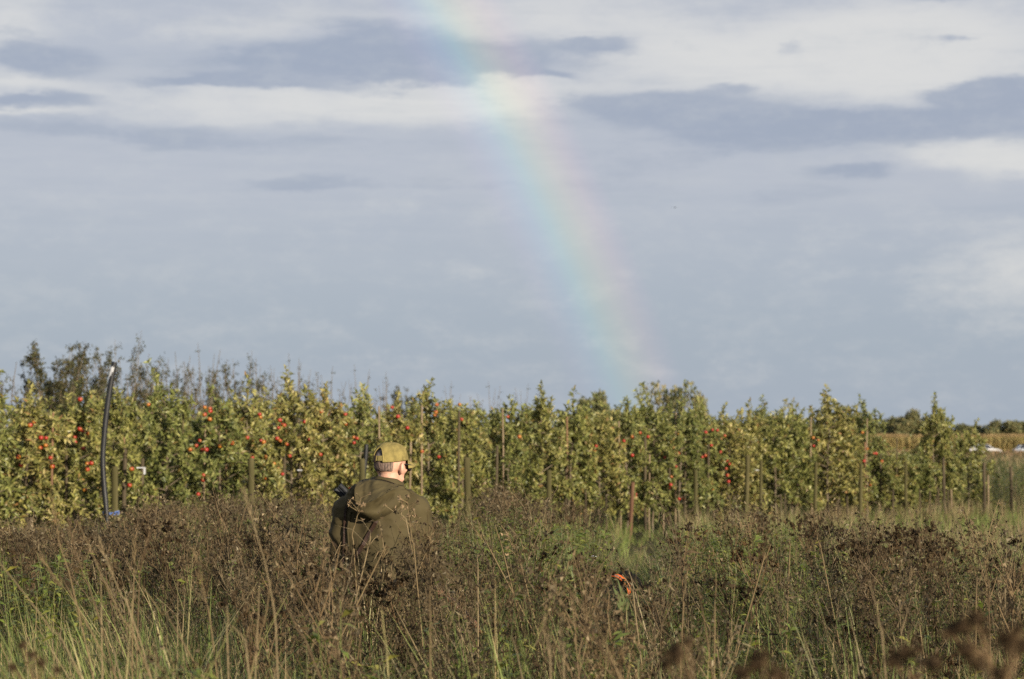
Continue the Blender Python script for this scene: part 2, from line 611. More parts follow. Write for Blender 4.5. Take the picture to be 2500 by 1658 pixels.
def make_apple_tree(seed, H=2.55, young=False):
    r = np.random.default_rng(seed)
    T, Cn = MB(), MB()
    k = 9
    zz = np.linspace(-.05, H, k)
    tr = np.stack([np.cumsum(r.normal(0, .018, k)), np.cumsum(r.normal(0, .018, k)), zz], 1)
    T.tube(tr, np.linspace(.026, .005, k), (1, 1, 1), 6)
    at = lambda z: np.array([np.interp(z, zz, tr[:, 0]), np.interp(z, zz, tr[:, 1]), z])
    B, D, N = [], [], []

    def spray(pts, step, full=1.0):
        """leaves along a twig"""
        pts = np.asarray(pts)
        seg = np.linalg.norm(np.diff(pts, axis=0), axis=1)
        L = seg.sum()
        cum = np.concatenate([[0], np.cumsum(seg)])
        for s in np.arange(L * (1 - full) + .02, L, step):
            p = np.array([np.interp(s, cum, pts[:, q]) for q in range(3)])
            t = pts[-1] - pts[0]
            t = t / (np.linalg.norm(t) + 1e-9)
            for _ in range(r.integers(2, 5)):
                d = r.normal(0, 1, 3)
                d = d / np.linalg.norm(d) * .9 + t * .55 + np.array([0, 0, .15])
                B.append(p + r.normal(0, .012, 3))
                D.append(d)
                N.append(np.array([0, 0, .8]) + r.normal(0, .75, 3))

    nl = 24 if young else 36
    for i in range(nl):
        f = (i + r.uniform(0, 1)) / nl
        z = .42 + f * (H * .92 - .42)
        prof = (.64 - .30 * f) * r.uniform(.65, 1.25)
        az = i * 2.4 + r.uniform(-.4, .4)
        out = np.array([math.cos(az), math.sin(az), 0])
        up = r.uniform(.05, .55)
        p0 = at(z)
        p1 = p0 + out * prof * .5 + np.array([0, 0, prof * up * .6])
        p2 = p0 + out * prof * .95 + np.array([0, 0, prof * (up * .7 - .1)])
        p3 = p0 + out * prof * 1.15 + np.array([0, 0, prof * (up * .6 - .28)])
        T.tube([p0, p1, p2, p3], [.011, .008, .005, .002], (1, 1, 1), 4)
        spray([p1 * .7 + p0 * .3, p1, p2, p3], .025)
        for _ in range(2):                                   # upright side shoots
            q0 = p0 + (p2 - p0) * r.uniform(.3, 1)
            q1 = q0 + np.array([r.normal(0, .06), r.normal(0, .06), r.uniform(.1, .26)])
            T.tube([q0, q1], [.004, .0015], (1, 1, 1), 3)
            spray([q0, q1], .028)
    for i in range(5 if not young else 2):                   # leader and tip shoots
        p0 = at(H * r.uniform(.68, .9))
        if i == 0:
            p0 = at(H * .9)
        L = r.uniform(.22, .5) + (.12 if i == 0 else 0)
        d = np.array([r.normal(0, .22), r.normal(0, .22), 1])
        p1, p2 = p0 + d * L * .5, p0 + d * L + r.normal(0, .03, 3)
        T.tube([p0, p1, p2], [.006, .004, .002], (1, 1, 1), 4)
        spray([p0, p1, p2], .034)
    n = len(B)
    Cn.leaves(np.array(B), np.array(D), np.array(N), r.uniform(.07, .108, n), r.uniform(.030, .043, n), r.uniform(.15, .75, n), r.uniform(.2, .75, n), leaf_cols(n, r) * 1.1)
    return T.mesh('trunk', M_bark, True), Cn.mesh('crown', M_leaf)


TREES = [make_apple_tree(100 + i, 2.30 + .05 * (i % 5)) for i in range(9)]
YOUNG = [make_apple_tree(140 + i, 1.8, True) for i in range(2)]


def place_tree(variant, loc, rz, sc_, sz):
    t = bpy.data.objects.new('apple_tree', None)
    COL.objects.link(t)
    t.location, t.rotation_euler, t.scale = loc, (0, 0, rz), (sc_, sc_, sz)
    link('trunk', variant[0], t)
    link('crown', variant[1], t)
    return t


front = []
# columns of the front row; the gap near 2150-2240 holds young trees only
cols = []
d = -4.6
while True:
    p = A0 + ROW * d
    px = 1250 + p.x / p.y * FPX
    if px > 2085:
        break
    cols.append((px, d))
    d += random.uniform(.74, .93)
for c_ in (2118, 2272, 2300, 2368):
    cols.append((c_, (row_at_px(c_) - A0).dot(ROW)))
for i, (px, d) in enumerate(cols):
    p = A0 + ROW * d + BACK * random.uniform(-.15, .15)
    big = 1.0
    for c, wd_, a in ((320, 70, 1.04), (825, 40, 1.06), (1050, 60, 1.03), (1390, 60, 1.06), (2035, 50, 1.03), (1700, 60, 1.02), (2275, 30, 1.0), (2368, 40, .86), (1960, 30, .95), (1780, 40, .93), (1880, 30, .96)):
        if abs(px - c) < wd_:
            big = a
    t = place_tree(TREES[(i * 4 + random.randrange(3)) % 9], p, random.uniform(0, 6.28), random.uniform(.92, 1.14) * (.90 if px > 2200 else 1), big * random.uniform(.96, 1.05) )
    front.append((px, t))
vis = [(px, t) for px, t in front if px > -60]
for (px, t), (o, s, lm) in zip(vis, ordinal_texts([q[0] for q in vis])):
    tag(t, f'front row apple tree, {o} to the {s} of {lm}', 'tree', 'apple trees of the front row')
for px, t in front:
    if px <= -60:
        tag(t, 'front row apple tree at the near end, beyond the photo edge', 'tree', 'apple trees of the front row')

for c_ in (2148, 2180, 2212, 2240):
    t = place_tree(YOUNG[c_ % 2], row_at_px(c_), c_ * 1.0, 1.0, .80)
    tag(t, 'low young apple tree standing in the gap of the front row', 'tree', 'young apple trees in the gap')
    front.append((c_, t))

for row in range(1, 4):
    d = -7.0 - row
    while True:
        p = A0 + ROW * d + BACK * (3.0 * row)
        px = 1250 + p.x / p.y * FPX
        d += random.uniform(.95, 1.25) * (1 + .12 * row)
        if px > 2360 - 10 * row:
            break
        if px < -120:
            continue
        low = 2060 < px < 2420
        v = YOUNG[random.randrange(2)] if low else TREES[random.randrange(9)]
        t = place_tree(v, p, random.uniform(0, 6.28), random.uniform(.95, 1.1), random.uniform(.9, 1.02) * (.78 if low else 1))
        if low:
            tag(t, 'low young apple tree seen through the gap in the front row', 'tree', 'young apple trees behind the gap')
        else:
            tag(t, 'apple tree in the rows behind, mostly hidden by the front row', 'tree', 'apple trees of the rows behind')

# apples, each hanging in the tree it belongs to
def make_apple(seed):
    r = np.random.default_rng(seed)
    mb = MB()
    u, v = 14, 9
    V, C = [], []
    for i in range(v + 1):
        a = math.pi * i / v
        for j in range(u):
            t = 2 * math.pi * j / u
            rr = math.sin(a) ** .85
            z = -math.cos(a) * .92 + .30 * math.exp(-(a - math.pi) ** 2 * 5) * -1 + .12 * math.exp(-a * a * 6)
            V.append((rr * math.cos(t), rr * math.sin(t), z))
            f = .5 + .5 * math.sin(t + seed) * math.sin(a)
            C.append((.31 - .09 * f + .15 * f ** 4, .020 + .15 * f ** 4, .010 + .008 * f))
    F = []
    for i in range(v):
        for j in range(u):
            p, q = i * u + j, i * u + (j + 1) % u
            F += [(p, q, q + u), (p, q + u, p + u)]
    mb.add(np.array(V) * .036, F, np.array(C))
    mb.tube([(0, 0, .026), (.003, 0, .055)], [.0022, .0018], (.08, .05, .02), 4)
    return mb


M_apple = veg_mat('apple_skin', .35, .5, 0)
APPLES = [make_apple(s).mesh('apple', M_apple, True) for s in range(4)]
raw1 = [(232, 700), (205, 722), (548, 545), (545, 748), (567, 762), (598, 780), (510, 805), (512, 838), (567, 880), (280, 808), (315, 810), (312, 860), (275, 878), (143, 995), (595, 985), (625, 982), (597, 1025), (357, 1005), (580, 1165), (305, 1040), (1435, 608), (1398, 650), (1400, 600), (1437, 628), (1434, 682), (1366, 828), (1342, 862), (1380, 893), (1300, 890), (1410, 890), (1505, 865), (1566, 825), (1586, 845), (1450, 990), (1391, 1065), (1388, 1095), (1775, 648), (1785, 828), (1355, 1195), (900, 1022), (1015, 582), (1130, 1350), (1530, 1330), (1690, 808), (1725, 945), (345, 945), (125, 940), (887, 1133)]
raw2 = [(92, 480), (232, 520), (250, 552), (225, 572), (262, 555), (215, 645), (235, 660), (122, 670), (280, 683), (138, 770), (140, 785), (192, 817), (40, 780), (250, 888), (140, 920), (515, 462), (685, 545), (738, 637), (762, 645), (740, 675), (510, 755), (705, 992), (300, 765), (1000, 432), (1040, 495), (1305, 415), (1300, 465), (1292, 485), (1462, 413), (1476, 515), (1105, 573), (1320, 770), (100, 500), (400, 530), (430, 650), (680, 480), (1205, 735)]
raw3 = [(1015, 495), (963, 522), (1070, 522), (703, 620), (715, 585), (190, 522), (110, 385), (962, 648), (1278, 458), (1270, 505), (1245, 598), (1275, 635), (1188, 665), (1510, 475), (1545, 478), (1595, 515), (1465, 490), (1440, 660), (1462, 650), (1503, 580), (1580, 687), (1612, 690), (1627, 708), (1605, 740), (1613, 785), (1620, 828), (1505, 850), (1510, 880), (1225, 850), (1222, 872), (1283, 947), (1312, 945), (988, 915), (985, 935), (1565, 628), (1262, 728), (1230, 795), (870, 575), (905, 550)]
raw4 = [(500, 402), (533, 418), (503, 455), (825, 368), (858, 475), (915, 505), (900, 505), (835, 555), (953, 557), (877, 713), (440, 765)]
apx = [(x * .357, 780 + y * .357) for x, y in raw1] + [(600 + x * .357, 840 + y * .357) for x, y in raw2] + \
      [(1200 + x * .357, 880 + y * .357) for x, y in raw3] + [(1800 + x * .37, 920 + y * .37) for x, y in raw4]
bpy.context.view_layer.update()
for i, (px, py) in enumerate(apx):
    dep = random.uniform(.22, .50)
    q = row_at_px(px, -dep)
    w_ = P(px, py, q.y)
    t = min(front, key=lambda f: (f[1].location - w_).xy.length)[1]
    a = bpy.data.objects.new('apple', APPLES[i % 4])
    COL.objects.link(a)
    a.parent = t
    a.matrix_parent_inverse = t.matrix_world.inverted()
    a.location = w_
    a.rotation_euler = (random.uniform(-.4, .4), random.uniform(-.4, .4), random.uniform(0, 6.28))
    s_ = random.uniform(.78, 1.05)
    a.scale = (s_, s_, s_)


# ------------------------------------------------------------------ posts, stakes, canes, pipes
def pole_mesh(name, pts, rad, m, sides=10, chamfer=True):
    mb = MB()
    pts = [np.array(p, float) for p in pts]
    rad = list(np.broadcast_to(rad, (len(pts),)))
    if chamfer:
        d = (pts[-1] - pts[-2]) / np.linalg.norm(pts[-1] - pts[-2])
        pts.append(pts[-1] + d * rad[-1] * .18)
        rad.append(rad[-1] * .8)
    mb.tube(pts, rad, (1, 1, 1), sides, True)
    return mb.mesh(name, m, False)


POSTS = [(280, 1140, 9, 'g', 0), (613, 1120, 9, 'g', 0), (884, 1121, 8, 'g', 0), (1140, 1118, 9, 'g', -6), (1340, 1148, 7, 'g', 0), (1545, 1178, 5.5, 'r', 8),
         (1698, 1148, 5, 'g', 0), (1826, 1113, 6.5, 'g', 8), (1858, 1125, 4.5, 'g', 2), (1992, 1128, 4.5, 'g', 3), (2102, 1132, 5, 'g', 3), (2211, 1128, 4, 'g', 0),
         (2303, 1118, 4, 'd', -2), (2402, 1130, 4.5, 'd', 0), (2468, 1140, 4, 'd', 0)]
ords = ordinal_texts([p[0] for p in POSTS])
for (px, py, hw, kind, lean), (o, s, lm) in zip(POSTS, ords):
    q = row_at_px(px, -.95)
    top = P(px, py, q.y)
    base = P(px - lean, 1080, q.y)
    base.z = -.1
    rad = hw * .9 * q.y / FPX
    mid = (top + base) / 2
    me = pole_mesh('wooden_post', [(0, 0, 0), tuple((mid - base) + Vector((random.uniform(-.006, .006), 0, 0))), tuple(top - base)], [rad * 1.05, rad, rad * .97],
                   M_redpost if kind == 'r' else M_stake if kind == 'd' else M_post, 12)
    ob = link('wooden_post', me, None, base)
    colr = {'g': 'weathered greenish', 'r': 'reddish brown', 'd': 'dark brown'}[kind]
    tag(ob, f'{colr} wooden orchard post, {o} post to the {s} of {lm}', 'post', 'wooden posts along the orchard edge')

STAKES = [(130, 1008, 1310, 3.2, 'c'), (161, 1060, 1160, 4, 's'), (66, 1108, 1150, 4.5, 's'), (306, 1095, 1215, 6, 's'), (303, 1068, 1110, 2.2, 'c'), (348, 1120, 1175, 5, 's'), (502, 1012, 1210, 2.6, 'p'), (553, 985, 1060, 2.2, 'c'),
          (448, 978, 1035, 3, 'g'), (925, 992, 1130, 2.7, 'p'), (1030, 990, 1165, 3, 'p'), (1121, 1005, 1190, 3.5, 's'), (695, 1088, 1185, 4.5, 's'), (732, 1098, 1165, 4.5, 's'), (1003, 1072, 1130, 3, 'w'),
          (1227, 998, 1060, 2.2, 'p'), (1384, 1018, 1095, 2.6, 'c'), (1382, 1128, 1170, 4, 's'), (1511, 1028, 1095, 2.2, 'p'), (1575, 1045, 1300, 4.0, 's'), (1586, 1110, 1280, 2.4, 'p'), (1650, 1008, 1055, 2.2, 'w'),
          (1730, 1085, 1160, 3.5, 's'), (1636, 1098, 1160, 3.2, 's'), (1214, 1088, 1195, 3.5, 's'), (1673, 1104, 1145, 3, 's'), (1980, 1018, 1080, 2.2, 'w'), (2117, 1022, 1090, 2, 'p'), (2112, 1080, 1150, 2.4, 'c'),
          (2150, 1108, 1240, 2.6, 's'), (2190, 1070, 1240, 1.6, 's')]
ords = ordinal_texts([p[0] for p in STAKES])
for (px, y0, y1, hw, kind), (o, s, lm) in zip(STAKES, ords):
    q = row_at_px(px, -.24 if y1 - y0 > 100 else -.18)
    top = P(px, y0, q.y)
    base = P(px + random.uniform(-5, 5), 1080, q.y)
    base.z = -.1
    rad = hw * .85 * q.y / FPX
    w_ = top - base
    pts = [(0, 0, 0), tuple(w_ * .35 + Vector((random.uniform(-.012, .012), 0, 0))), tuple(w_ * .7 + Vector((random.uniform(-.012, .012), 0, 0))), tuple(w_)]
    m = {'c': M_redcane, 's': M_stake, 'p': M_cane, 'w': M_cane, 'g': M_post}[kind]
    what = {'c': 'thin reddish brown cane', 's': 'brown tree stake', 'p': 'thin straw coloured cane', 'w': 'thin pale cane', 'g': 'greenish tree stake'}[kind]
    nm = 'tree_stake' if kind in 'sg' else 'bamboo_cane'
    ob = link(nm, pole_mesh(nm, pts, rad, m, 8), None, base)
    tag(ob, f'{what} among leaves, {o} to the {s} of {lm}', 'stake' if kind in 'sg' else 'cane', 'stakes and canes of the apple trees')

# thin trunks and stakes seen under the crowns at the far end
lows = [(1430, 1195, 1290), (1480, 1210, 1290), (1620, 1255, 1300), (1906, 1210, 1260), (1916, 1205, 1260), (2045, 1220, 1260), (2068, 1212, 1265), (2180, 1195, 1235), (2245, 1195, 1236), (2270, 1200, 1238), (2290, 1190, 1238), (2314, 1195, 1232), (2322, 1195, 1232), (2412, 1160, 1215)]
for (px, y0, y1), (o, s, lm) in zip(lows, ordinal_texts([p[0] for p in lows])):
    q = row_at_px(px, -.7)
    top, base = P(px, y0, q.y), P(px, 1080, q.y)
    base.z = -.05
    ob = link('short_stake', pole_mesh('short_stake', [(0, 0, 0), tuple((top - base) * .5), tuple(top - base)], 2.3 * q.y / FPX, M_cane if px % 3 == 0 else M_stake, 8), None, base)
    tag(ob, f'short stake below the crowns, {o} to the {s} of {lm}', 'stake', 'short stakes below the crowns')


def pipe(pts_px, Y, rad, label, white=False):
    pts = [P(x, y, Y) for x, y in pts_px]
    b = pts[0].copy()
    b.z = 0
    pts = [b - Vector((0, 0, .1))] + pts
    # smooth the polyline
    pp = []
    for i in range(len(pts) - 1):
        p0, p1, p2, p3 = pts[max(i - 1, 0)], pts[i], pts[i + 1], pts[min(i + 2, len(pts) - 1)]
        for t in np.linspace(0, 1, 5)[:-1]:
            pp.append(.5 * ((2 * p1) + (p2 - p0) * t + (2 * p0 - 5 * p1 + 4 * p2 - p3) * t * t + (3 * p1 - 3 * p2 + p3 - p0) * t ** 3))
    pp.append(pts[-1])
    pp = [np.array(q - b) for q in pp]
    root = empty('black_pipe', b, label, 'pipe')
    mb = MB()
    mb.tube(pp, rad, (1, 1, 1), 16)
    d = (pp[-1] - pp[-2]) / np.linalg.norm(pp[-1] - pp[-2])
    mb.tube([pp[-1], pp[-1] + d * .001, pp[-1] - d * .12], [rad, rad * .86, rad * .86], (1, 1, 1), 16, False)
    mb.ball(pp[-1] - d * .12, rad * .85, (1, 1, 1), 10, 5, (1, 1, .1))
    link('tube', mb.mesh('tube', M_pipe, True), root)
    if white:
        # a scuffed white patch on the side towards the camera
        w = MB()
        for (z0, z1, a0, a1) in ((-.20, -.07, -.7, .1), (-.15, -.08, .0, .5), (-.25, -.19, -.6, -.3)):
            n = 6
            V, F = [], []
            base = pp[-1]
            for i in range(n + 1):
                for j in range(n + 1):
                    z = z0 + (z1 - z0) * i / n + random.uniform(-.012, .012)
                    a = -math.pi / 2 + a0 + (a1 - a0) * j / n + random.uniform(-.05, .05)
                    c = base + d * z
                    V.append(c + np.array([math.cos(a), math.sin(a), 0]) * (rad + .003))
            for i in range(n):
                for j in range(n):
                    p = i * (n + 1) + j
                    F += [(p, p + 1, p + n + 2), (p, p + n + 2, p + n + 1)]
            w.add(V, F, (1, 1, 1))
        link('paint_scuff', w.mesh('paint_scuff', M_white), root)
    return root


qY = row_at_px(262, -1.05).y
pipe([(263, 1312), (259, 1240), (253, 1173), (251, 1119), (254, 1066), (260, 1008), (268, 951), (277, 898), (280, 884)], qY, 7.0 * qY / FPX,
     'tall bent black plastic pipe with a white scuff near its open top', True)
qY2 = row_at_px(893, -.85).y
pipe([(886, 1200), (889, 1150), (893, 1110), (894, 1085)], qY2, 5.6 * qY2 / FPX, 'short black plastic pipe standing by a post behind the man in the cap')

# blue twine that ties pipe and post together
def twine(px0, px1, py, Y):
    a, b = P(px0, py, Y), P(px1, py, Y)
    c = (a + b) / 2
    hw = (b.x - a.x) / 2
    mb = MB()
    for k in range(3):
        pts = []
        for t in np.linspace(0, 2 * math.pi, 22):
            pts.append((hw * math.cos(t), .075 * math.sin(t), .012 * k - .012 + .012 * math.sin(t * 2 + k) + .006 * math.cos(t)))
        mb.tube(pts, .0065, (1, 1, 1), 5)
    mb.tube([(hw * .8, -.075, 0), (hw * 1.05, -.1, .012), (hw * 1.22, -.11, -.004)], .005, (1, 1, 1), 5)
    ob = link('blue_twine', mb.mesh('blue_twine', M_blue, True), None, c)
    tag(ob, 'blue twine tying the tall bent black pipe to a wooden post', 'twine')


twine(250, 291, 1253, row_at_px(270, -1.0).y)


def tie(px, py, w, h, label):
    q = row_at_px(px, -.78)
    c = P(px, py, q.y)
    s_ = q.y / FPX
    mb = MB()
    mb.box((-w * s_ / 2, -.010, -.009), (w * s_ / 2, .010, .009), (1, 1, 1))
    if h:
        mb.box((w * s_ / 2 - .022, -.013, -h * s_), (w * s_ / 2 + .005, .010, .002), (1, 1, 1))
    ob = link('tree_tie', mb.mesh('tree_tie', M_white), None, c)
    tag(ob, label, 'tie')


tie(344, 1142, 21, 16, 'white plastic tree tie with hanging tail right of the bent black pipe')
tie(1846, 1148, 13, 0, 'white plastic tree tie between two leaning wooden posts')
tie(732, 1148, 12, 0, 'pale plastic tree tie on a stake left of the man in the cap')


# ------------------------------------------------------------------ windbreak of tall shrubs behind the orchard
def make_shrub(seed, H=4.8, dense=1.0):
    r = np.random.default_rng(seed)
    T, Cn = MB(), MB()
    B, D, N = [], [], []
    n = int(17 + 8 * dense)
    for i in range(n):
        az = r.uniform(0, 6.28)
        sp = r.uniform(.1, .95) ** .8
        L = H * r.uniform(.52, 1.03) * (1.05 - .25 * sp)
        o = np.array([math.cos(az), math.sin(az), 0])
        ks = 6
        t = np.linspace(0, 1, ks)
        pts = o[None] * (sp * 1.25 * t ** 1.3)[:, None] + np.array([0, 0, 1.])[None] * (L * t)[:, None] + np.cumsum(r.normal(0, .045, (ks, 3)), 0)
        pts[0] = o * .05
        T.tube(pts, np.linspace(.035, .006, ks), (1, 1, 1), 4)
        for j in range(int(13 * dense)):
            tt = r.uniform(.28, .99)
            p = np.array([np.interp(tt, t, pts[:, q]) for q in range(3)])
            a2 = r.uniform(0, 6.28)
            d = np.array([math.cos(a2) * .6, math.sin(a2) * .6, r.uniform(.3, 1.1)])
            l2 = r.uniform(.18, .55) * (1.15 - .6 * tt)
            T.tube([p, p + d * l2], [.007, .003], (1, 1, 1), 3)
            m_ = int(r.integers(12, 28) * dense * (1.2 - .55 * tt))
            for _ in range(m_):
                B.append(p + d * l2 * r.uniform(.1, 1.1) + r.normal(0, .05, 3))
                D.append(r.normal(0, 1, 3) + np.array([0, 0, .4]))
                N.append(r.normal(0, 1, 3))
    k = len(B)
    base = np.array([(.05, .055, .023), (.065, .065, .027), (.085, .072, .030), (.038, .045, .02)])
    Cn.leaves(np.array(B), np.array(D), np.array(N), r.uniform(.06, .11, k), r.uniform(.035, .055, k), .3, .3, base[r.choice(4, k)] * r.uniform(.8, 1.25, (k, 1)))
    return T.mesh('trunk', M_bark, True), Cn.mesh('crown', M_shrub)


SHR = [make_shrub(200 + i, 4.8, d) for i, d in enumerate((1.05, .6, 1.25, .28))]
# (column, top row, variant, width factor)
SH = [(-70, 880, 1, 1), (5, 868, 1, 1.0), (60, 905, 1, .8), (125, 812, 2, .95), (175, 815, 2, .9), (222, 838, 0, .8), (312, 812, 0, .9), (345, 850, 1, .9), (395, 880, 0, .9), (452, 845, 1, .95), (492, 852, 3, 1),
      (530, 880, 0, .9), (592, 860, 0, .85), (640, 885, 3, 1.0), (668, 878, 1, .9), (722, 875, 3, 1.0), (748, 882, 1, .9), (810, 905, 3, 1), (880, 900, 3, 1), (930, 918, 3, 1), (985, 928, 2, .8), (1110, 940, 3, 1), (1190, 940, 3, 1.0), (1290, 945, 3, 1)]
for (px, py, v, wf), (o, s, lm) in zip(SH, ordinal_texts([q[0] for q in SH])):
    Y = 62 + (px / 1300) * 50
    top = P(px, py, Y)
    t = bpy.data.objects.new('windbreak_shrub', None)
    COL.objects.link(t)
    t.location = (top.x, Y, 0)
    k = top.z / 4.55
    t.scale = (wf, wf, k)
    t.rotation_euler = (0, 0, random.uniform(0, 6.28))
    link('trunk', SHR[v][0], t)
    link('crown', SHR[v][1], t)
    look = ['dark leafy', 'loose thin-leaved', 'dense dark', 'nearly bare wispy'][v]
    tag(t, f'{look} shrub behind the orchard, {o} to the {s} of {lm}', 'shrub', 'tall shrubs behind the orchard')


def make_bush(seed, dense=True):
    r = np.random.default_rng(seed)
    T, Cn = MB(), MB()
    T.tube([(0, 0, -.1), (.03, .02, .9), (0, .05, 2.0)], [.14, .10, .05], (1, 1, 1), 6)
    B = []
    for i in range(16):
        az, rr = r.uniform(0, 6.28), r.uniform(.2, 1.0)
        c = np.array([math.cos(az) * rr * 1.3, math.sin(az) * rr * 1.3, r.uniform(.5, 3.0) * (1.1 - .35 * rr)])
        T.tube([(0, 0, .6), tuple(c * .6 + np.array([0, 0, .3])), tuple(c)], [.05, .03, .012], (1, 1, 1), 4)
        n = 260 if dense else 60
        B.append(c + nrmv(r.normal(0, 1, (n, 3))) * (r.uniform(.2, 1, (n, 1)) ** .5) * np.array([.62, .62, .5]) * r.uniform(.7, 1.15))
    B = np.concatenate(B)
    n = len(B)
    base = np.array([(.13, .14, .06), (.17, .165, .07), (.10, .115, .055), (.21, .185, .08)])
    Cn.leaves(B, r.normal(0, 1, (n, 3)), r.normal(0, 1, (n, 3)), r.uniform(.14, .24, n), r.uniform(.09, .14, n), .3, .2, base[r.choice(4, n)] * r.uniform(.8, 1.2, (n, 1)))
    return T.mesh('trunk', M_bark, True), Cn.mesh('crown', M_shrub)


BU = [make_bush(300, True), make_bush(301, True), make_bush(302, False)]
BS = [(1428, 962, 130, 0, .55), (1475, 942, 130, 1, .6), (1598, 922, 120, 2, .6), (1650, 935, 120, 2, .5), (1676, 920, 120, 2, .55), (1712, 952, 120, 0, .5),
      (2060, 1012, 330, 0, 1.6), (2100, 1010, 335, 1, 1.7), (2130, 1014, 330, 0, 1.6), (2165, 1012, 340, 1, 1.6), (2190, 1016, 335, 0, 1.6), (2217, 992, 330, 1, .95), (2240, 1020, 335, 0, 1.4), (2275, 1030, 340, 1, 1.6), (2310, 1034, 335, 0, 1.6), (2350, 1030, 340, 1, 1.7), (2385, 1034, 340, 0, 1.6), (2422, 1019, 335, 1, 1.1), (2450, 1024, 335, 0, 1.5), (2478, 1022, 340, 1, 1.5), (2505, 1023, 335, 0, 1.6), (2540, 1022, 335, 1, 1.6), (2580, 1024, 335, 0, 1.7), (2625, 1022, 335, 1, 1.8)]
for (px, py, Y, v, wf), (o, s, lm) in zip(BS, ordinal_texts([q[0] for q in BS])):
    far = Y > 200
    Yd = Y + (35 if far else 0)
    top = P(px, py, Yd)
    t = bpy.data.objects.new('hedge_tree' if far else 'bushy_tree', None)
    COL.objects.link(t)
    t.location = (top.x, Yd, 0)
    k = top.z / 3.3
    t.scale = (k * wf * .9, k * wf * .9, k)
    t.rotation_euler = (0, 0, random.uniform(0, 6.28))
    link('trunk', BU[v][0], t)
    link('crown', BU[v][1], t)
    if far:
        tag(t, f'rounded green hedge tree beyond the maize field, {o} to the {s} of {lm}', 'tree', 'hedge trees beyond the maize')
    else:
        tag(t, f'{["rounded", "dense dark", "nearly bare"][v]} tree far behind the orchard, {o} to the {s} of {lm}', 'tree', 'trees far behind the orchard')


# ------------------------------------------------------------------ scatter of templates
def scatter(name, temps, tid, x, y, rz, sxy, sz, lx, ly, tint, m, label, z=None):
    Vs, Fs, Cs, off = [], [], [], 0
    for k, T in enumerate(temps):
        ii = np.nonzero(tid == k)[0]
        if not len(ii):
            continue
        V, F, C = T
        n, nv = len(ii), len(V)
        c, s_ = np.cos(rz[ii])[:, None], np.sin(rz[ii])[:, None]
        X = (V[None, :, 0] * c - V[None, :, 1] * s_) * sxy[ii][:, None]
        Y = (V[None, :, 0] * s_ + V[None, :, 1] * c) * sxy[ii][:, None]
        Z = np.broadcast_to(V[None, :, 2], (n, nv)) * sz[ii][:, None]
        b = np.clip(Z, 0, None) ** 1.4
        W = np.stack([X + x[ii][:, None] + lx[ii][:, None] * b, Y + y[ii][:, None] + ly[ii][:, None] * b, Z + (0 if z is None else z[ii][:, None])], -1)
        Vs.append(W.reshape(-1, 3).astype(np.float32))
        Fs.append((F[None] + (np.arange(n) * nv)[:, None, None]).reshape(-1, 3) + off)
        Cs.append((C[None] * tint[ii][:, None, :]).reshape(-1, 3).astype(np.float32))
        off += n * nv
    o = link(name, mesh_from(name, np.concatenate(Vs), np.concatenate(Fs), np.concatenate(Cs), m))
    tag(o, label, kind='stuff')
    return o


